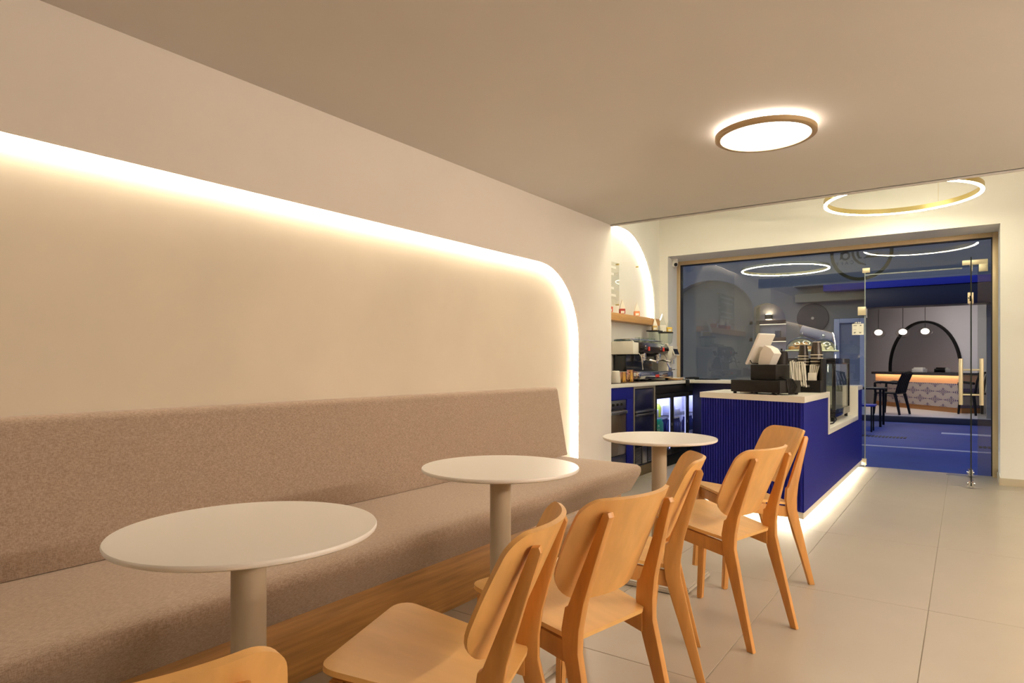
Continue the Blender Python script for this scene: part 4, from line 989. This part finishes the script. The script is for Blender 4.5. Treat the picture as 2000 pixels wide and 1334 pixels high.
# patterned banquette
def damask():
    m = bpy.data.materials.new('damask_fabric'); m.use_nodes = True; nt = m.node_tree; n = nt.nodes; l = nt.links; b = n['Principled BSDF']
    t = n.new('ShaderNodeTexCoord'); s = n.new('ShaderNodeSeparateXYZ'); l.new(t.outputs['UV'], s.inputs[0])
    def M(op, a, b_=None, c_=None):
        k = n.new('ShaderNodeMath'); k.operation = op
        for i, v in enumerate((a, b_, c_)):
            if v is None: continue
            if isinstance(v, (int, float)): k.inputs[i].default_value = v
            else: l.new(v, k.inputs[i])
        return k.outputs[0]
    u = M('MULTIPLY', s.outputs['X'], 2.0); v = M('MULTIPLY', s.outputs['Y'], 5.6)
    row = M('FLOOR', v); u2 = M('ADD', u, M('MULTIPLY', row, .5))
    a = M('SUBTRACT', M('FRACT', u2), .5); c = M('SUBTRACT', M('FRACT', v), .5)
    r = M('SQRT', M('ADD', M('MULTIPLY', a, a), M('MULTIPLY', c, c))); th_ = M('ARCTAN2', c, a)
    lim = M('ADD', M('ADD', .34, M('MULTIPLY', M('COSINE', M('MULTIPLY', th_, 4)), .10)), M('MULTIPLY', M('COSINE', M('MULTIPLY', th_, 12)), .05))
    inside = M('LESS_THAN', r, lim); bands = M('GREATER_THAN', M('ADD', M('SINE', M('MULTIPLY', r, 55)), M('MULTIPLY', M('COSINE', M('MULTIPLY', th_, 8)), .7)), .15)
    f = M('MULTIPLY', inside, bands)
    mx = n.new('ShaderNodeMix'); mx.data_type = 'RGBA'; l.new(f, mx.inputs['Factor'])
    mx.inputs['A'].default_value = (.42, .36, .32, 1); mx.inputs['B'].default_value = (.05, .03, .11, 1)
    l.new(mx.outputs['Result'], b.inputs['Base Color']); b.inputs['Roughness'].default_value = .9; return m
bq_ = thing('patterned_banquette', 'banquette in beige and purple damask fabric inside the cafe opposite', 'bench', tuple(P0+dv*1.3)+(.09,))
BQO = tuple(P0+dv*1.3)+(.09,)
q = MB(BQO); dprism(q, .05, 3.1, .001, .42, .09, .20); part_label(q.build('plinth', m_tan, bq_), 'brown wood plinth')
q = MB(BQO); dprism(q, .05, 3.1, .001, .46, .20, .72, bev=.0); o = q.build('upholstery', damask(), bq_, smooth=False)
uv = o.data.uv_layers.new(name='UVMap')
for pgn in o.data.polygons:
    for li in pgn.loop_indices:
        co = o.data.vertices[o.data.loops[li].vertex_index].co; uv.data[li].uv = (co.xy.dot(dv), co.z)
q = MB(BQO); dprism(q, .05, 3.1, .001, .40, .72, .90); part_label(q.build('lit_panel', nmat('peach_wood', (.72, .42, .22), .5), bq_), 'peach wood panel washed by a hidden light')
q = MB(BQO); dprism(q, .03, 3.12, .001, .50, .92, .955); dprism(q, .03, 3.12, .49, .011, .895, .92); part_label(q.build('ledge', nmat('dark_ledge', (.04, .035, .035), .5), bq_), 'dark ledge over the light')
q = MB(BQO); dprism(q, .06, 3.09, .45, .03, .910, .9195); q.build('light_strip', emat('peach_led', (1, .66, .40), 16), bq_)
# arched mirror
mr = thing('arched_mirror', 'large black framed arched mirror above the patterned banquette across the street', 'mirror', tuple(P0+dv*1.8)+(.956,)); MRO = tuple(P0+dv*1.8)+(.956,)
def arch3(q, w, z0_, zs_, h, off, t_, c=1.83, n=30, hole=None):
    pts = [(c-w, z0_)]+[(c-w*math.cos(PI*i/n), zs_+h*math.sin(PI*i/n)) for i in range(n+1)]+[(c+w, z0_)]
    if hole: 
        d_ = hole; inner = [(c-w+d_, z0_)]+[(c-(w-d_)*math.cos(PI*i/n), zs_+(h-d_)*math.sin(PI*i/n)) for i in range(n+1)]+[(c+w-d_, z0_)]
        pts = pts+inner[::-1]
    def f(p, k_): e = P0+dv*p[0]+nv*(off+t_*k_); return (e.x, e.y, p[1])
    q.prism(pts, f)
q = MB(MRO); arch3(q, 1.22, .957, 1.05, 1.10, .002, .02); q.build('mirror_glass', nmat('mirror', (.75, .75, .76), .03, 1), mr)
q = MB(MRO); arch3(q, 1.27, .957, 1.05, 1.15, .002, .05, hole=.05); q.build('frame', m_black, mr)
ld = P0+dv*1.55+nv*.30
nb = thing('napkin_box', 'small white napkin box on the dark ledge before the arched mirror', 'box', (ld.x, ld.y, .9555), math.atan2(dv.y, dv.x))
q = MB(); q.box(-.19, .19, -.06, .06, 0, .085, bev=.006); q.build('box', m_white, nb)
q = MB(); q.box(-.16, .16, -.035, .035, .0851, .115, bev=.004); q.build('napkins', m_paper, nb)
# pendants
m_globe = emat('globe', (1, .88, .76), 2.6)
for i, (px, py) in enumerate(((-1.66, 17.3), (-1.17, 17.3), (-.74, 17.3))):
    t = thing('globe_pendant', ('left', 'middle', 'right')[i]+' round glass pendant lamp glowing in the cafe opposite', 'lamp', (px, py, 1.87), group='globe pendants')
    q = MB(); q.lathe([(.03, .115), (.085, .10), (.135, .05), (.148, 0), (.135, -.05), (.085, -.10), (.03, -.115)], n=28); q.build('globe', gmat('ribbed_globe', (.95, .93, .9), 1.5), t)
    q = MB(); q.ball((0, 0, .02), .085, 16, sc=(1, 1, .8)); q.build('bulb', m_globe, t)
    q = MB(); q.tube([(0, 0, .115), (0, 0, .925)], .006, 6); q.build('cord', m_black, t)
# unseen ceiling panel added to brighten the cafe opposite
q = MB((-.5, 18, 2.79)); q.box(-2.0, -.9, 16.3, 16.6, 2.775, 2.7985); single(q, 'fill_panel', emat('fill_panel', (1, .92, .86), 26.0), 'unseen fill panel added on the ceiling of the cafe opposite', 'lamp')
# black armchairs outside
def black_chair(loc, rz, label):
    t = thing('terrace_chair', label, 'chair', loc, rz, 'black terrace chairs')
    q = MB(); q.box(-.23, .23, -.21, .23, .43, .46, bev=.012); q.build('seat', m_black, t)
    q = MB()
    for k in range(6): q.tube([(-.20+.08*k, -.20, .46), (-.20+.08*k, -.26, .70), (-.20+.08*k, -.33, .86)], .024, 6)
    q.tube([(-.23, -.33, .86), (0, -.36, .90), (.23, -.33, .86)], .022, 8); q.build('backrest', m_black, t)
    for a in (-1, 1):
        q = MB(); q.tube([(a*.22, -.18, .44), (a*.23, -.24, .2), (a*.24, -.28, 0)], [.032, .028, .022], 8); q.build('leg', m_black, t)
        q = MB(); q.tube([(a*.23, .20, .44), (a*.25, .23, 0)], [.03, .022], 8); q.build('leg', m_black, t)
        q = MB(); q.tube([(a*.25, -.24, .66), (a*.27, .05, .68), (a*.26, .20, .66), (a*.24, .20, .45)], .026, 8); q.build('arm', m_black, t)
    return t
black_chair((-1.30, 15.9, .09), -1.9+PI, 'black armchair with its back to the street, in front of the cafe opposite')
black_chair((.22, 16.6, .09), .6, 'black chair glimpsed behind the open door leaf in the cafe opposite')
tb2 = thing('terrace_table', 'black terrace table beside the armchair across the street', 'table', (-1.66, 14.15, -.03))
q = MB(); q.box(-.42, .42, -.35, .35, .70, .73, bev=.004); q.build('tabletop', m_black, tb2)
for a in (-.36, .36):
    for c_ in (-.28, .28):
        q = MB(); q.box(a-.02, a+.02, c_-.02, c_+.02, 0, .70, bev=.003); q.build('leg', m_black, tb2)
bs = thing('blue_stool', 'low stool with a blue top at the kerb left of the doorway', 'stool', (-1.50, 12.9, -.03))
q = MB(); q.box(-.22, .22, -.20, .20, .44, .47, bev=.006); q.build('seat', m_awn, bs)
for a in (-.17, .17):
    for c_ in (-.15, .15):
        q = MB(); q.box(a-.012, a+.012, c_-.012, c_+.012, 0, .44); q.build('leg', m_black, bs)
ring2 = ring_lamp((-2.80, 13.0, 2.93), .76, 'white glowing ring lamp hanging outside beyond the glass, left of the roundel', top=4.4, hub=True)
q = MB((-2.8, 13, 4.4)); q.box(-2.86, -2.74, 12.2, 15.5, 4.4, 4.46); single(q, 'lamp_bracket', m_black, 'dark bracket arm from the opposite facade that carries the ring lamp', 'bracket')

for o in COL.objects:
    if o.parent is not None and o.name.split('.')[0] in ('print', 'text_lines', 'heading', 'feet', 'wire_shelf', 'tiers', 'front_bin', 'fork'): o['kind'] = 'stuff'
